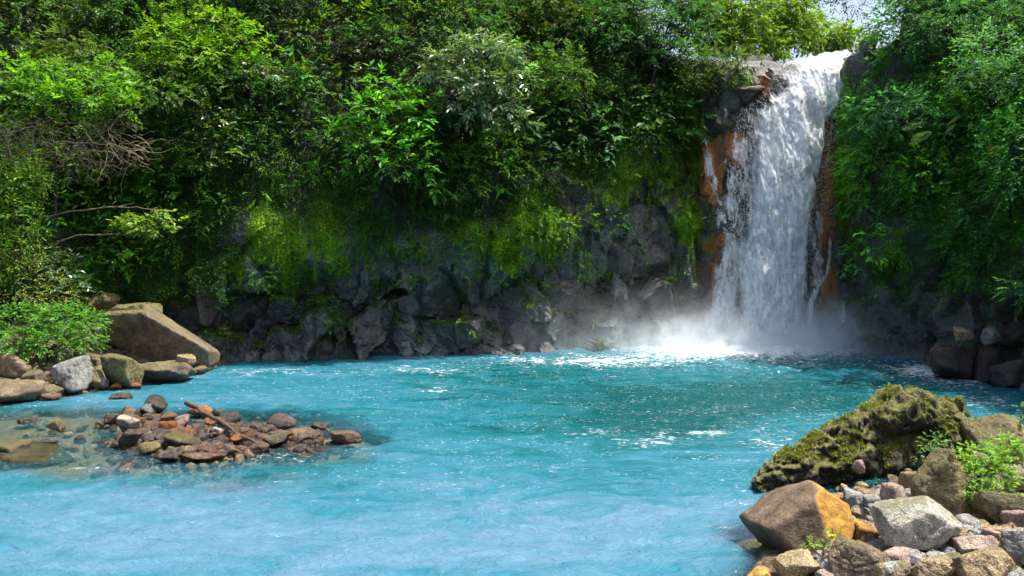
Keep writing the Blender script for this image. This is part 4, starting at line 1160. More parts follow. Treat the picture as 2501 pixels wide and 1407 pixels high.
# tangle of dead vines under the vivid tree
rng = np.random.default_rng(51)
e = tag(empty('dead_vine_tangle', P(60, 420, 37.2)), 'tangle of dead brown vines hanging under the vivid green tree at left', 'vines')
o = P(60, 420, 37.2)
paths = []
for i in range(230):
    u = rng.uniform(-20, 345); v = 275 + 110 * rng.random() ** 0.9 + 0.05 * u
    a = P(u, v, 36.9 + 0.0035 * u + rng.normal(0, .35))
    dr = rng.normal(size=3) * np.array([1.0, 0.4, 0.45]) + np.array([0.5 * (rng.random() < .6), 0, -0.35])
    b = a + norm(dr) * rng.uniform(0.6, 2.2)
    paths.append((wobble_path(a, b, 7, 0.45, rng, 0.15) - o, np.linspace(rng.uniform(0.010, 0.024), 0.006, 7)))
V, Fc = tubes(paths, 4)
obj('twig', mesh_from('twig', V, Fc), BARK_PALE, e)['kind'] = 'stuff'
for q in [((70, 380, 36.8), (115, 300, 37.0)), ((30, 400, 36.8), (0, 300, 36.8)), ((75, 375, 36.8), (95, 295, 36.9)), ((150, 345, 37.0), (250, 340, 37.4)), ((180, 360, 37.2), (300, 385, 37.6)), ((255, 345, 37.4), (350, 390, 37.8)), ((20, 330, 36.8), (130, 290, 37.0))]:
    V, Fc = tubes([(wobble_path(P(*q[0]), P(*q[1]), 8, 0.25, rng) - o, np.linspace(0.055, 0.02, 8))], 6)
    obj('dead_limb', mesh_from('dead_limb', V, Fc), BARK_PALE, e)

# slim trunks and roots hanging down the left slope
for i, (u, v0, v1, d, lab) in enumerate([(133, 370, 560, 38.2, 'thin dark trunk standing behind the vine column'), (1790, 20, 128, 54.5, 'dark slim trunk standing left of the waterfall lip')]):
    a, b = P(u, v1, d), P(u + rngf.normal(0, 8), v0, d + 0.2)
    pp = wobble_path(a, b, 10, 0.12, rngf)
    V, Fc = tubes([(pp - a, np.linspace(0.10, 0.06, 10) * (1.6 if i > 1 else 0.8))], 7)
    tag(obj('tree_trunk', mesh_from('tree_trunk', V, Fc), BARK, None, a), lab, 'trunk')

# fern fronds and big leaves on the right wall
def frond(name, label, a, b, width, col, n=18, cat='fern', whole=False, mat=LEAF):
    rng = np.random.default_rng(int(a[0]))
    a, b = P(*a), P(*b)
    e = tag(empty(name, a), label, cat)
    t_ = np.linspace(0, 1, 12)
    sp_ = a + (b - a) * t_[:, None] + UP * (0.5 * np.linalg.norm(b - a) * 0.5 * t_ * (1 - t_))[:, None]
    V, Fc = tubes([(sp_ - a, np.linspace(0.014, 0.005, 12))], 5)
    obj('stem', mesh_from('stem', V, Fc), BARK_PALE, e)
    ax = norm(b - a)
    side = norm(np.cross(ax, np.array([0, -0.8, 0.6])))
    lv = Leaves()
    if whole:
        s = np.linspace(0, 1, 9)
        lv.add(a[None] + 0 * ax, (ax)[None], np.array([[0, -0.8, 0.6]]), np.linalg.norm(b - a), width, np.array(col))
    else:
        for sg in (1, -1):
            tt = (np.arange(n) + 0.5) / n
            pos = np.stack([np.interp(tt, t_, sp_[:, k]) for k in range(3)], -1)
            ln = width * np.sin(math.pi * (0.12 + 0.85 * tt)) + 0.03
            lv.add(pos, side * sg + ax * 0.45 - UP * 0.12 + rng.normal(0, .05, (n, 3)), np.array([0, -0.6, 0.8]) + rng.normal(0, .1, (n, 3)), ln, 0.055, colours(rng, n, col, 0.12))
    lv.build('blade', mat, e, a)
frond('fern', 'light green fern frond arching on the right wall', (2275, 322, 37.4), (2225, 352, 37.0), 0.30, (0.11, 0.22, 0.04))
frond('fern', 'smaller dim fern frond above the light green fern', (2262, 300, 37.6), (2205, 318, 37.3), 0.24, (0.05, 0.12, 0.03))
frond('broad_leaf', 'upper of two long light green leaves right of the fern', (2345, 283, 36.6), (2312, 305, 36.4), 0.16, (0.15, 0.27, 0.05), cat='leaf', whole=True)
frond('broad_leaf', 'lower of two long light green leaves right of the fern', (2333, 302, 36.6), (2308, 325, 36.4), 0.17, (0.17, 0.30, 0.06), cat='leaf', whole=True)
frond('broad_leaf', 'small heart shaped light green leaf beside the long leaves', (2372, 298, 36.2), (2366, 318, 36.1), 0.2, (0.13, 0.26, 0.05), cat='leaf', whole=True)
frond('broad_leaf', 'withered orange brown hanging leaf on the right wall', (2418, 348, 35.6), (2421, 385, 35.5), 0.42, (0.32, 0.19, 0.05), cat='leaf', whole=True, mat=LEAF_DRY)
# ================================================================== BOULDERS AND STONES
# ---- right foreground
t = NT('stone_lit_shaded')
oc = t.n('TexCoord').outputs['Object']
so = t.n('SeparateXYZ', i0=oc)
n2 = t.noise(oc, 4.0, 5, 0.68); n3 = t.noise(oc, 30.0, 3, 0.7)
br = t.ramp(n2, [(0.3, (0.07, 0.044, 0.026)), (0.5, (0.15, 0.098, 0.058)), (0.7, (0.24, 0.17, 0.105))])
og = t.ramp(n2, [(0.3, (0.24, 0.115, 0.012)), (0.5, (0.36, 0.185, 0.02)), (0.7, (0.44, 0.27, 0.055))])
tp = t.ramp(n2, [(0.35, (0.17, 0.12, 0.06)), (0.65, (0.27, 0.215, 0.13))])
c = t.mixc(t.ramp(t.math('ADD', t.attr('facet'), t.math('MULTIPLY', t.math('SUBTRACT', n2, 0.5), 1.8)), [(0.25, 0.0), (0.8, 1.0)]), br, og)  # orange and brown stone, with sun and shade of its faces painted in
c = t.mixc(1.0, c, t.ramp(n3, [(0.3, 0.6), (0.7, 1.35)]), 'MULTIPLY')
bs = t.n('BsdfPrincipled', Base__Color=c, Roughness=0.75, Normal=t.bump(t.math('ADD', n2, t.math('MULTIPLY', n3, 0.4)), 0.8, 0.06))
M_LITSHADED = t.surf(bs.outputs[0])
rock('boulder', (1832, 1187, 2083, 1386), M_LITSHADED, 'large boulder with sunlit orange right face and shaded brown left face at lower right', 'boulder', 0.0, 5, 0.85, 0.03, seed=1,
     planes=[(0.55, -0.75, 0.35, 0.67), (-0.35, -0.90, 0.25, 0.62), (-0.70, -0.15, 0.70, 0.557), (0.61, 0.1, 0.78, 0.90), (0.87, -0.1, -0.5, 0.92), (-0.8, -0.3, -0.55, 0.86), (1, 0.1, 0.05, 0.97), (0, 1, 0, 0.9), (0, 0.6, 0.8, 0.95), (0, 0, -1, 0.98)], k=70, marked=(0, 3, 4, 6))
R = [
 ((1893, 1345, 2005, 1425), M_TAN, 'tan boulder with orange top cut by the bottom edge, in front of the orange boulder', 0.05, 5),
 ((1822, 1388, 1892, 1430), M_OCHRE, 'small ochre stone at the bottom edge left of the tan boulder', 0.0, 4),
 ((2028, 1322, 2172, 1430), M_BROWN, 'grey brown block at the bottom edge right of the leafy sprig', 0.1, 5),
 ((2136, 1220, 2342, 1372), M_PALE, 'pale grey lichen covered boulder in the middle of the rubble', 0.2, 5),
 ((2073, 1270, 2142, 1328), M_OCHRE, 'ochre wedge between the orange boulder and the pale boulder', 0.1, 4),
 ((2108, 1302, 2146, 1342), M_BROWN, 'small dark stone under the ochre wedge', 0.12, 4),
 ((2228, 1358, 2346, 1430), M_TAN, 'flat tan stone below the pale boulder, at the bottom edge', 0.2, 5),
 ((2330, 1338, 2470, 1440), M_TAN, 'broad sandy boulder cut by the bottom right edge', 0.25, 5),
 ((2440, 1288, 2530, 1392), M_GREY, 'smooth grey slab at the right edge near the bottom', 0.35, 5),
 ((2333, 1308, 2442, 1385), M_PINK, 'rough brown block left of the grey slab', 0.3, 5),
 ((2334, 1262, 2418, 1314), M_GREY, 'grey wedge shaped stone right of the pale boulder', 0.35, 4),
 ((2388, 1198, 2496, 1298), M_OLIVE, 'rounded olive brown boulder below the green bush', 0.4, 5),
 ((2454, 1122, 2530, 1205), M_PINK, 'smooth pink stone at the right edge beside the bush', 0.55, 4),
 ((2148, 1180, 2207, 1247), M_PINK, 'pointed pinkish grey stone at the foot of the mossy ridge', 0.1, 4),
 ((2062, 1198, 2118, 1258), M_GREY, 'purple grey stone behind the orange boulder', 0.05, 4),
 ((2108, 1210, 2156, 1264), M_GREY, 'grey stone beside the purple grey stone', 0.08, 4),
 ((2203, 1152, 2262, 1202), M_TAN, 'tan flat stone under the mossy ridge at its right', 0.15, 4),
 ((2202, 1196, 2252, 1234), M_PALE, 'light grey stone below the tan flat stone', 0.15, 4),
 ((2080, 1122, 2112, 1158), M_PINK, 'lone reddish stone lodged on the mossy ridge', 0.45, 4),
 ((2160, 1372, 2228, 1420), M_BROWN, 'brown stone at the bottom edge between the grey block and the tan stone', 0.15, 4),
 ((2225, 1362, 2278, 1392), M_PALE, 'whitish flat stone against the foot of the pale boulder', 0.2, 4),
 ((2300, 1318, 2342, 1352), M_PINK, 'small red brown stone right of the pale boulder foot', 0.28, 3),
 ((2262, 1335, 2300, 1365), M_BROWN, 'small brown stone at the foot of the pale boulder', 0.25, 3),
 ((2400, 1292, 2442, 1330), M_PINK, 'small pinkish stone above the rough brown block', 0.35, 3),
 ((2470, 1205, 2520, 1262), M_BROWN, 'brown stone at the right edge under the pink stone', 0.5, 4),
 ((2420, 1385, 2500, 1440), M_GREY, 'grey stone in the bottom right corner', 0.35, 4),
 ((1990, 1395, 2040, 1430), M_PINK, 'pink speckled stone at the bottom edge under the sprig', 0.05, 4),
 ((2150, 1340, 2235, 1400), M_PINK, 'rough pinkish block in front of the pale lichen boulder', 0.15, 4),
 ((2290, 1352, 2352, 1402), M_BROWN, 'brown stone between the flat tan stone and the rough brown block', 0.25, 4),
 ((2440, 1240, 2520, 1300), M_PINK, 'brown pink stone at the right edge above the grey slab', 0.45, 4),
 ((2300, 1270, 2345, 1322), M_TAN, 'tan stone at the right shoulder of the pale lichen boulder', 0.3, 4),
 ((2380, 1345, 2450, 1400), M_OLIVE, 'olive stone in front of the rough brown block', 0.3, 4),
 ((2355, 1225, 2395, 1262), M_GREY, 'small grey stone between the mossy slab and the olive boulder', 0.35, 3),
]
for i, (bx_, mt, lab, zg, sub) in enumerate(R):
    rock('boulder' if bx_[2] - bx_[0] > 90 else 'stone', bx_, mt, lab, 'boulder' if bx_[2] - bx_[0] > 90 else 'stone', 'bed' if 'lodged' not in lab else zg, sub, 0.85, 0.065, yaw=0.3 * math.sin(i * 2.1), seed=200 + i, k=48)
rock('boulder', (2243, 1098, 2378, 1272), M_OLIVE, 'tall tilted brown slab with mossy edge in front of the green bush', 'boulder', 0.3, 5, 0.7, 0.05, seed=7,
     planes=[(-0.74, -0.1, 0.68, 0.60), (0.857, -0.1, 0.514, 0.60), (-0.35, -0.85, 0.3, 0.58), (0.5, -0.8, 0.3, 0.64), (-1, 0, -0.1, 0.95), (1, 0, -0.2, 0.95), (0, 1, 0.1, 0.9), (0, 0, -1, 0.95), (0.05, 0.1, 1, 0.9)], k=50)
rock('boulder', (2370, 1012, 2520, 1110), M_OLIVE, 'brown weathered cone of rock behind the green bush at the right edge', 'boulder', 0.7, 5, 0.9, 0.06, seed=9,
     planes=[(-0.7, -0.5, 0.6, 0.55), (0.7, -0.5, 0.6, 0.6), (0, 0.5, 0.8, 0.75), (-1, 0, -0.1, 0.95), (1, 0, -0.1, 0.95), (0, -1, 0.1, 0.8), (0, 1, 0, 0.9), (0, 0, -1, 0.8)])

# ---- long mossy ridge of rock
t = NT('mossy_rock')
oc = t.n('TexCoord').outputs['Object']
geo = t.n('NewGeometry')
n2 = t.noise(oc, 2.2, 6, 0.66, 0.4); n3 = t.noise(oc, 9.0, 6, 0.7); n4 = t.noise(oc, 30.0, 3, 0.6)
c = t.ramp(n3, [(0.3, (0.010, 0.010, 0.008)), (0.55, (0.034, 0.033, 0.025)), (0.75, (0.10, 0.095, 0.07))])
z = t.n('SeparateXYZ', i0=geo.outputs['Normal']).outputs['Z']
mm = t.math('ADD', t.math('MULTIPLY', z, 0.45), t.math('ADD', t.math('MULTIPLY', n2, 0.6), t.math('MULTIPLY', n3, 0.45)))
mc = t.ramp(n4, [(0.3, (0.06, 0.062, 0.012)), (0.5, (0.15, 0.145, 0.035)), (0.7, (0.30, 0.28, 0.10))])
c = t.mixc(t.ramp(mm, [(0.62, 0.0), (0.84, 1.0)]), c, mc)
bs = t.n('BsdfPrincipled', Base__Color=c, Roughness=0.9, Normal=t.bump(t.math('ADD', n3, t.math('MULTIPLY', n4, 0.4)), 1.0, 0.14))
M_MOSSY = t.surf(bs.outputs[0])
SP = [P(1835, 1182, 19.9), P(1900, 1150, 20.3), P(1990, 1115, 20.8), P(2080, 1080, 21.3), P(2170, 1050, 21.8), P(2250, 1035, 22.2), P(2320, 1045, 22.3), P(2372, 1060, 22.2)]
RH = [0.16, 0.40, 0.63, 0.81, 0.98, 1.03, 0.90, 0.65]   # half height along the ridge
RD = [0.3, 0.6, 0.85, 1.0, 1.1, 1.1, 1.0, 0.7]
na, ns = 96, 190
ts = np.linspace(0, 1, ns)
cen = np.stack([np.interp(ts, np.linspace(0, 1, 8), [p[k] for p in SP]) for k in range(3)], -1)
rh = np.interp(ts, np.linspace(0, 1, 8), RH); rd = np.interp(ts, np.linspace(0, 1, 8), RD)
cap = np.clip(np.minimum(ts / 0.04, (1 - ts) / 0.05), 0, 1) ** 0.5
cen[:, 2] = 0.55 * cen[:, 2] + 0.45 * rh * 0.75
an = np.linspace(0, 2 * math.pi, na, endpoint=False)
prof_d = np.cos(an) * (1 - 0.15 * np.sin(an)); prof_h = np.sin(an)
V = cen[:, None] + np.stack([0.35 * np.outer(rd * cap, prof_d), np.outer(rd * cap, prof_d), np.outer(rh * cap, prof_h)], -1)
ctr = cen[:, None]
dirv = norm(V - ctr + 1e-6)
f1, f2, cid = worley(V * np.array([0.7, 0.7, 1.5]) + 0.5 * fbm(V * 1.2, 2)[..., None])
rd1 = 1 - 2 * np.abs(fbm(V * np.array([0.9, 0.9, 2.2]) + 3, 4, 0.6)); rd2 = 1 - 2 * np.abs(fbm(V * np.array([2.4, 2.4, 4.5]) + 9, 3, 0.6))
fo_ = (worley.off * _grad[cid]).sum(-1)
dsp = 0.24 * fo_ + 0.24 * (rd1 - 0.5) + 0.17 * (rd2 - 0.5) + 0.10 * fbm(V * 6.0, 4, 0.7) + 0.20 * (cid / 255 - 0.5) - 0.10 * np.exp(-((f2 - f1) / 0.06) ** 2)
vu, vv = proj(V)
dsp = dsp - 1.3 * np.exp(-(((vu - 2225) / 60) ** 2 + ((vv - 1085) / 42) ** 2)) * (dirv[..., 1] < 0.1)
V = V + dirv * (dsp * (0.35 + 0.65 * cap[:, None]))[..., None]
a_, b_ = np.meshgrid(np.arange(ns - 1), np.arange(na), indexing='ij')
i0 = a_ * na + b_; i1 = a_ * na + (b_ + 1) % na
Fc = np.stack([i0, i0 + na, i1 + na, i1], -1).reshape(-1, 4)
org = np.array([cen[ns // 2, 0], cen[ns // 2, 1], 0.0])
RIDGE = V
ridge = tag(empty('mossy_ridge', org), 'long jagged ridge of rock thick with moss sloping into the water at right', 'rock')
obj('rock', mesh_from('rock', (V - org).reshape(-1, 3), Fc), M_MOSSY, ridge)
rng = np.random.default_rng(61)
gx_ = np.gradient(V, axis=0); gy_ = np.gradient(V, axis=1)
nrmR = norm(np.cross(gx_, gy_)); flip = np.sign((nrmR * dirv).sum(-1, keepdims=True)); nrmR = nrmR * flip
w = (np.clip(nrmR[..., 2] + 0.35, 0, 1) * sstep(-0.05, 0.2, fbm(V * 1.6 + 8, 3))).ravel() * np.linalg.norm(np.cross(gx_, gy_), axis=-1).ravel()
k = rng.choice(w.size, 17000, p=w / w.sum())
lv = Leaves()
n_ = nrmR.reshape(-1, 3)[k]
lv.add(V.reshape(-1, 3)[k] + rng.normal(0, .012, (len(k), 3)), n_ + rng.normal(0, .55, (len(k), 3)), UP + rng.normal(0, .5, (len(k), 3)), 0.045 * np.exp(rng.normal(0, .35, len(k))), 0.028, colours(rng, len(k), (0.13, 0.15, 0.025), 0.5, 0.2))
mo = lv.build('moss', MOSSM, ridge, org)
mo['kind'] = 'stuff'

# ---- low plants among the foreground rocks
def bush(name, label, spots, col, L, n, seed, cat='bush', root=None):
    rng = np.random.default_rng(seed)
    r0 = P(*(root or spots[0][:3]))
    e = tag(empty(name, r0), label, cat)
    lv = Leaves(); paths = []
    for u, v, d, ru, rv in spots:
        c = P(u, v, d); rx, rz_ = ru / F * d, rv / F * d
        lobe(lv, rng, c, (rx, rx * 0.8, rz_), int(n * ru * rv / 900), 7, 0.13, L, 0.6, col, 0.22, -0.4, 0.2, 0.9, 0.5)
        for j in range(6):
            tip = c + rng.normal(0, .5, 3) * np.array([rx, rx * .6, rz_])
            paths.append((wobble_path(c - np.array([0, 0, rz_ * 1.2]), tip, 5, .3, rng) - r0, np.linspace(0.010, 0.004, 5)))
    lv.build('foliage', LEAF, e, r0)
    for q in paths:
        q[0][0] = (q[0][0] * 0.3)
    V, Fc = tubes([(np.array([[0, 0, -0.12], [0, 0, -0.05], [0, 0, 0.02]]), 0.012)] + paths, 4)
    obj('stem', mesh_from('stem', V, Fc), BARK_PALE, e)
    return e
G1 = (0.18, 0.32, 0.05)
bush('leafy_bush', 'bright yellow green bush growing between the boulders at the right edge', [(2400, 1120, 17.4, 50, 34), (2460, 1100, 17.6, 45, 34), (2380, 1175, 17.0, 36, 34), (2430, 1160, 17.0, 50, 34), (2390, 1215, 16.7, 26, 18), (2490, 1110, 17.6, 30, 24), (2355, 1140, 17.2, 26, 24), (2440, 1200, 16.8, 36, 20)], G1, 0.066, 70, 71)
bush('leafy_bush', 'small pale green bush beside the mossy ridge overhang', [(2285, 1085, 19.0, 36, 22), (2262, 1110, 18.8, 24, 18), (2305, 1072, 19.2, 26, 14)], (0.13, 0.25, 0.08), 0.058, 30, 72)
bush('leafy_sprig', 'sprig of young green leaves growing in front of the orange boulder', [(1990, 1330, 14.6, 20, 16), (2025, 1312, 14.7, 24, 14), (2010, 1342, 14.5, 22, 10), (2035, 1298, 14.8, 12, 10)], (0.17, 0.28, 0.04), 0.075, 16, 73, 'plant', (2010, 1360, 14.6))
bush('leafy_sprig', 'tall weed at the right edge behind the brown cone of rock', [(2495, 1005, 19.5, 14, 18), (2490, 1040, 19.4, 12, 16)], (0.16, 0.26, 0.06), 0.06, 26, 74, 'plant')
bush('leafy_sprig', 'tiny green plant on top of the pale lichen boulder', [(2262, 1245, 15.9, 14, 12)], (0.17, 0.22, 0.03), 0.045, 40, 75, 'plant')
bush('leafy_sprig', 'little yellow green weed at the foot of the pale boulder', [(2338, 1308, 15.2, 10, 9)], (0.2, 0.24, 0.03), 0.045, 50, 76, 'plant')

# ---- left bank
big = rock('boulder', (246, 748, 515, 902), M_BROWN, 'huge slanting boulder with sunlit ochre top and shadowed face on the left bank', 'boulder', 0.35, 5, 0.62, 0.035, seed=3,
     planes=[(0.70, 0.14, 0.66, 0.42), (-0.12, -0.12, 1, 0.93), (-0.05, -0.90, -0.42, 0.40), (0.25, -0.86, -0.40, 0.46), (-1, -0.15, 0.05, 0.93), (1, 0, -0.1, 0.97), (0, 1, 0.1, 0.9), (0, 0, -1, 0.95), (-0.6, -0.3, -0.74, 0.66)], k=60)
LB = [
 ((-10, 862, 82, 928), M_BROWN, 'brown boulder with a pale flat face at the left edge', 0.55, 4),
 ((-20, 925, 98, 988), M_BROWN, 'low dark brown boulder at the waterline, left edge', 0.0, 4),
 ((60, 903, 108, 948), M_BROWN, 'small brown stone between the two left edge boulders and the pale topped one', 0.25, 4),
 ((130, 870, 218, 962), M_GREY, 'grey boulder with a white sunlit top on the left bank', 0.05, 5),
 ((213, 872, 258, 910), M_BROWN, 'brown stone behind and right of the white topped boulder', 0.4, 4),
 ((212, 903, 258, 950), M_OLIVE, 'olive stone wedged between the white topped and the round boulder', 0.05, 4),
 ((256, 866, 342, 948), M_OLIVE, 'round olive yellow boulder on the left bank', 0.05, 5),
 ((338, 880, 482, 938), M_BROWN, 'flat topped blocky boulder at the water below the huge slanting one', 0.0, 5),
 ((432, 866, 478, 895), M_TAN, 'small tan stone lying on the flat topped boulder', 0.7, 4),
 ((98, 938, 156, 976), M_BROWN, 'small brown stone at the water left of the white topped boulder', 0.0, 4),
 ((72, 878, 112, 912), M_OLIVE, 'olive stone half hidden by the bright left bush', 0.5, 4),
 ((228, 812, 282, 880), M_OLIVE, 'dark mossy stone under the left end of the huge slanting boulder', 0.6, 4),
 ((326, 738, 395, 790), M_OLIVE, 'olive lichen stone behind the top of the huge slanting boulder', 2.2, 4),
 ((212, 714, 285, 758), M_OLIVE, 'mossy yellow stone above the huge slanting boulder', 2.8, 4),
 ((178, 678, 218, 728), M_BROWN, 'brown outcrop stone above the mossy yellow stone', 3.2, 4),
 ((243, 922, 264, 952), M_GREY, 'little grey stone at the foot of the round olive boulder', 0.0, 3),
 ((105, 958, 150, 978), M_WETBROWN, 'low wet stone at the water edge near the left boulders', 0.0, 3),
 ((270, 935, 300, 952), M_RUST, 'small rusty stone at the water under the round olive boulder', 0.0, 3),
 ((310, 934, 350, 950), M_RUST, 'small rusty stone between the round and the flat topped boulder', 0.0, 3),
 ((470, 893, 505, 915), M_BROWN, 'small stone at the water by the tip of the huge slanting boulder', 0.0, 3),
]
for i, (bx_, mt, lab, zg, sub) in enumerate(LB):
    rock('boulder' if bx_[2] - bx_[0] > 70 else 'stone', bx_, mt, lab, 'boulder' if bx_[2] - bx_[0] > 70 else 'stone', zg, sub, 0.8, 0.05, yaw=0.4 * math.sin(i * 1.7), seed=300 + i, k=24)

# ---- rubble island
M_SILT = rock_material('stone_silted', [(0.09, 0.07, 0.04), (0.15, 0.115, 0.065), (0.22, 0.17, 0.10)], wet=False)
M_DKOLIVE = rock_material('stone_wet_olive', [(0.04, 0.035, 0.02), (0.085, 0.07, 0.035), (0.15, 0.125, 0.06)], moss=0.15, rough=0.4)
IS = [
 ((343, 962, 416, 1008), M_WETDARK, 'dark grey block standing highest at the back of the rock island'),
 ((345, 985, 380, 1010), M_GREY, 'pale shiny stone against the dark grey block'),
 ((288, 990, 342, 1018), M_WETBROWN, 'brown wet stone left of the dark grey block'),
 ((256, 1008, 292, 1036), M_DKOLIVE, 'dark olive stone at the left tip of the rock island'),
 ((283, 1012, 348, 1048), M_PINK, 'orange brown stone with a white wet top at the island left'),
 ((457, 986, 523, 1014), M_RUST, 'rust brown rounded stone at the back of the island'),
 ((532, 1002, 594, 1040), M_WETDARK, 'purple grey wet stone at the back right of the rust brown one'),
 ((649, 1006, 730, 1060), M_WETDARK, 'large purplish black boulder on the right half of the island'),
 ((708, 1040, 792, 1080), M_WETBROWN, 'red brown low boulder right of the purplish black boulder'),
 ((800, 1048, 884, 1082), M_WETBROWN, 'flat dark red stone alone at the right tip of the island'),
 ((288, 1044, 352, 1088), M_WETDARK, 'shiny grey stone at the front left of the island'),
 ((424, 1012, 462, 1050), M_PINK, 'upright pale brown stone at the upper end of the stick'),
 ((500, 1018, 545, 1042), M_RUST, 'bright orange flat stone near the island centre'),
 ((388, 1056, 502, 1098), M_DKOLIVE, 'long olive grey boulder at the island front'),
 ((558, 1038, 620, 1075), M_WETBROWN, 'dark brown stone with orange rim right of the stick'),
 ((638, 1053, 712, 1086), M_DKOLIVE, 'olive stone in front of the purplish black boulder'),
 ((508, 1040, 558, 1068), M_GREY, 'grey wet stone beside the bright orange stone'),
 ((343, 1028, 388, 1058), M_WETBROWN, 'brown stone behind the shiny grey stone'),
 ((383, 1022, 432, 1062), M_RUST, 'rusty jagged stone behind the long olive grey boulder'),
 ((468, 1084, 522, 1104), M_RUST, 'bright orange wet slab at the island front'),
 ((384, 1098, 438, 1128), M_WETDARK, 'dark stone at the front left corner of the island'),
 ((608, 1028, 654, 1058), M_WETDARK, 'dark stone behind the olive stone on the island'),
 ((262, 955, 332, 982), M_WETDARK, 'grey stone awash in white water behind the island'),
 ((440, 1102, 560, 1126), M_WETBROWN, 'low brown shelf of rock under the stick'),
 ((600, 1078, 660, 1102), M_WETBROWN, 'wet brown stone at the lower end of the stick'),
 ((690, 1085, 760, 1112), M_WETDARK, 'dark stone awash in foam at the island right front'),
 ((340, 1075, 392, 1108), M_OLIVE, 'yellow olive stone left of the long olive grey boulder'),
 ((395, 1005, 450, 1030), M_WETBROWN, 'brown stone between the dark grey block and the rust brown one'),
 ((470, 1035, 512, 1060), M_WETBROWN, 'dark brown stone under the middle of the stick'),
 ((-30, 1080, 68, 1118), M_DKOLIVE, 'olive rounded stone awash at the left edge'),
 ((118, 1022, 158, 1052), M_OLIVE, 'lone olive stone in the shallows left of the island'),
 ((76, 1074, 138, 1094), M_WETDARK, 'dark low stone awash near the left edge'),
 ((-40, 1122, 195, 1152), M_DKOLIVE, 'broad flat dark slab awash at the left edge with froth along it'),
 ((42, 1020, 90, 1040), M_WETDARK, 'low grey stone awash in the far left shallows'),
 ((600, 1136, 662, 1158), M_OLIVE, 'sunken pale stone below the lower end of the stick'),
 ((560, 1060, 600, 1082), M_RUST, 'orange pebble cluster stone right below the stick'),
 ((520, 1000, 548, 1018), M_WETDARK, 'small dark stone between the rust brown and the purple grey one'),
 ((440, 1048, 476, 1068), M_RUST, 'rusty stone left under the stick top'),
 ((760, 1030, 800, 1050), M_WETDARK, 'small black stone behind the red brown low boulder'),
 ((225, 1070, 265, 1088), M_OLIVE, 'sunken olive stone left of the shiny grey stone'),
]
for i, (bx_, mt, lab) in enumerate(IS):
    if bx_[2] - bx_[0] > 45 and bx_[0] > 250:
        cu_ = (bx_[0] + bx_[2]) / 2
        bx_ = (cu_ + (bx_[0] - cu_) * 0.86, bx_[1] + (bx_[3] - bx_[1]) * 0.10, cu_ + (bx_[2] - cu_) * 0.86, bx_[3])
    zg = 0.02 if bx_[3] > 1090 or bx_[0] < 250 or bx_[0] > 700 else 0.10
    if 'sunken' in lab: zg = -0.28
    if 'awash' in lab: zg = -0.10
    if 'broad flat' in lab: zg = -0.34
    rock('boulder' if bx_[2] - bx_[0] > 62 else 'stone', bx_, mt, lab, 'boulder' if bx_[2] - bx_[0] > 62 else 'stone', zg, 4, 0.75, 0.055, yaw=0.5 * math.sin(i * 2.3), seed=400 + i, sink=0.22, k=22)
# driftwood
a, b = P(455, 1030, 26.6), P(645, 1112, 23.4)
a[2], b[2] = 0.80, 0.10
rng = np.random.default_rng(88)
pp = wobble_path(a, b, 14, 0.10, rng)
st = tag(empty('driftwood_stick', b), 'long weathered stick leaning down across the rock island', 'stick')
V, Fc = tubes([(pp - b, np.linspace(0.085, 0.045, 14) * (1 + 0.15 * np.sin(np.arange(14) * 2.2)))], 8)
obj('stem', mesh_from('stem', V, Fc), BARK_WET, st)
V, Fc = tubes([(wobble_path(pp[9], pp[9] + np.array([0.45, -0.2, 0.22]), 5, 0.2, rng) - b, np.linspace(0.035, 0.012, 5))], 6)
obj('side_twig', mesh_from('side_twig', V, Fc), BARK_WET, st)

# ---- wet rocks at the foot of the right wall
RW = [
 ((2262, 845, 2385, 932), M_WETDARK, 'dark brown wet slab at the water under the right wall', 0.0, 4),
 ((2372, 842, 2455, 938), M_WETDARK, 'grey wet boulder right of the dark brown slab', 0.0, 4),
 ((2430, 868, 2530, 952), M_WETDARK, 'dark wet boulder at the right edge under the wall', 0.0, 4),
 ((2398, 812, 2445, 855), M_GREY, 'pale grey stone on top of the wet boulders at right', 1.7, 4),
 ((2325, 815, 2372, 850), M_TAN, 'tan stone on top of the dark brown wet slab', 1.8, 4),
 ((2450, 800, 2520, 870), M_WETDARK, 'dark block above the wet boulder at the right edge', 1.6, 4),
]
for i, (bx_, mt, lab, zg, sub) in enumerate(RW):
    rock('boulder', bx_, mt, lab, 'boulder', zg, sub, 0.8, 0.06, yaw=0.4, seed=500 + i, d=ground_d(935) if zg > 1 else None, sink=0.1, k=26)

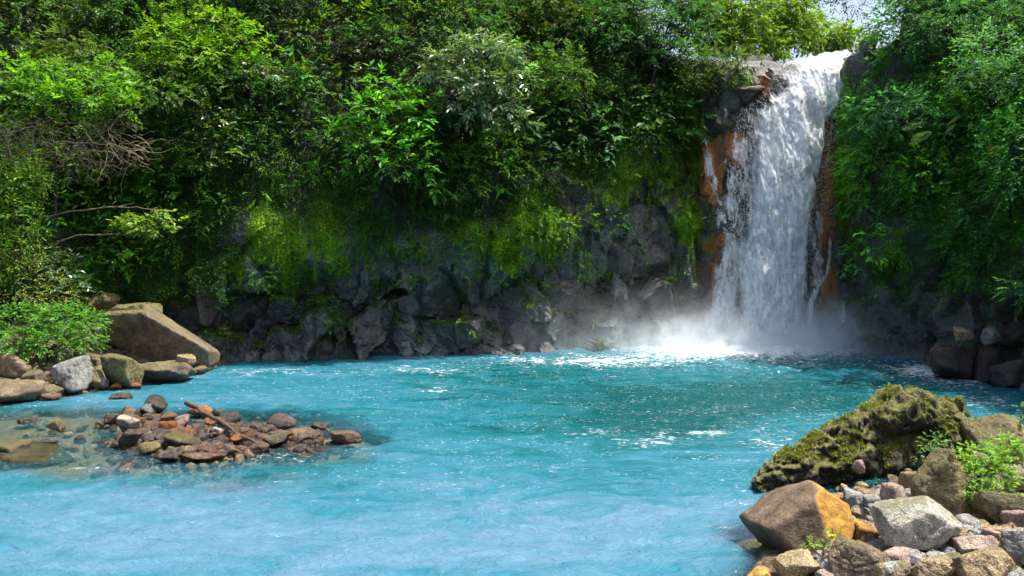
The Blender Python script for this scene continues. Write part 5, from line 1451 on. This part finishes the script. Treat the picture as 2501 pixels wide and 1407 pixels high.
# ---- gravel too small to count
def gravel(name, label, spots, n, smin, smax, mat, seed):
    rng = np.random.default_rng(seed)
    d_, f_ = ico(2)
    tpl = []
    for q in range(7):
        pn = np.concatenate([norm(rng.normal(size=(11, 3))), np.eye(3), -np.eye(3)]); ph = np.concatenate([0.6 + 0.4 * rng.random(11), np.ones(6)])
        tpl.append(d_ * ((np.maximum(d_ @ pn.T, 0) / ph) ** 24).sum(1)[:, None] ** (-1 / 24) * 1.0)
    Vs, Fs = [], []
    tot = sum(s[4] for s in spots)
    uv = np.concatenate([np.stack([u + ru * rng.normal(size=int(n * w / tot)), v + rv * rng.normal(size=int(n * w / tot))], -1) for u, v, ru, rv, w in spots])
    dd = ground_d(np.maximum(uv[:, 1], 900), 0.1)
    x = (uv[:, 0] - U0) / F * dd
    z = bed_z(x, dd)
    for j in range(len(x)):
        s = smin + (smax - smin) * rng.random() ** 2
        q = tpl[j % 7] * s * np.array([1, 0.8, 0.65]) * (0.75 + 0.5 * rng.random(3)) @ np.array(Euler((rng.normal(0, .3), rng.normal(0, .3), rng.uniform(0, 6))).to_matrix()).T
        Vs.append(q + np.array([x[j], dd[j], z[j] + s * 0.25])); Fs.append(f_ + j * len(d_))
    me = mesh_from(name, np.concatenate(Vs), np.concatenate(Fs), False)
    return tag(obj(name, me, mat), label, 'gravel', None, 'stuff')
gravel('gravel', 'loose rusty gravel between the stones of the island', [(500, 1068, 110, 24, 3), (380, 1060, 60, 28, 2), (650, 1080, 70, 16, 1.5)], 1300, 0.05, 0.24, M_WETBROWN, 91)
gravel('gravel', 'dark wet cobbles heaped on the island', [(480, 1060, 110, 26, 3), (360, 1040, 50, 24, 2), (640, 1068, 70, 18, 2), (760, 1078, 40, 8, .6)], 420, 0.08, 0.30, M_WETDARK, 94)
gravel('gravel', 'sunken stones and cobbles in the shallows round the island', [(180, 1060, 120, 40, 3), (650, 1130, 130, 22, 2), (450, 1130, 150, 16, 2)], 240, 0.08, 0.24, M_SILT, 92)
gravel('gravel', 'brown cobbles and earth clods on the left bank', [(180, 905, 130, 25, 2), (330, 905, 60, 14, 1), (60, 930, 70, 20, 1)], 260, 0.08, 0.28, M_BROWN, 95)
gravel('gravel', 'grey and brown cobbles packed between the boulders at lower right', [(2250, 1330, 140, 60, 3), (2350, 1400, 130, 25, 4), (2100, 1400, 100, 18, 2), (2150, 1260, 60, 40, 1)], 230, 0.10, 0.26, M_GREY, 96)
gravel('gravel', 'loose cobbles among the boulders at lower right', [(2250, 1300, 120, 60, 3), (2150, 1230, 60, 30, 1.5), (2400, 1330, 70, 50, 2), (2300, 1190, 60, 40, 1)], 520, 0.04, 0.22, M_TAN, 93)
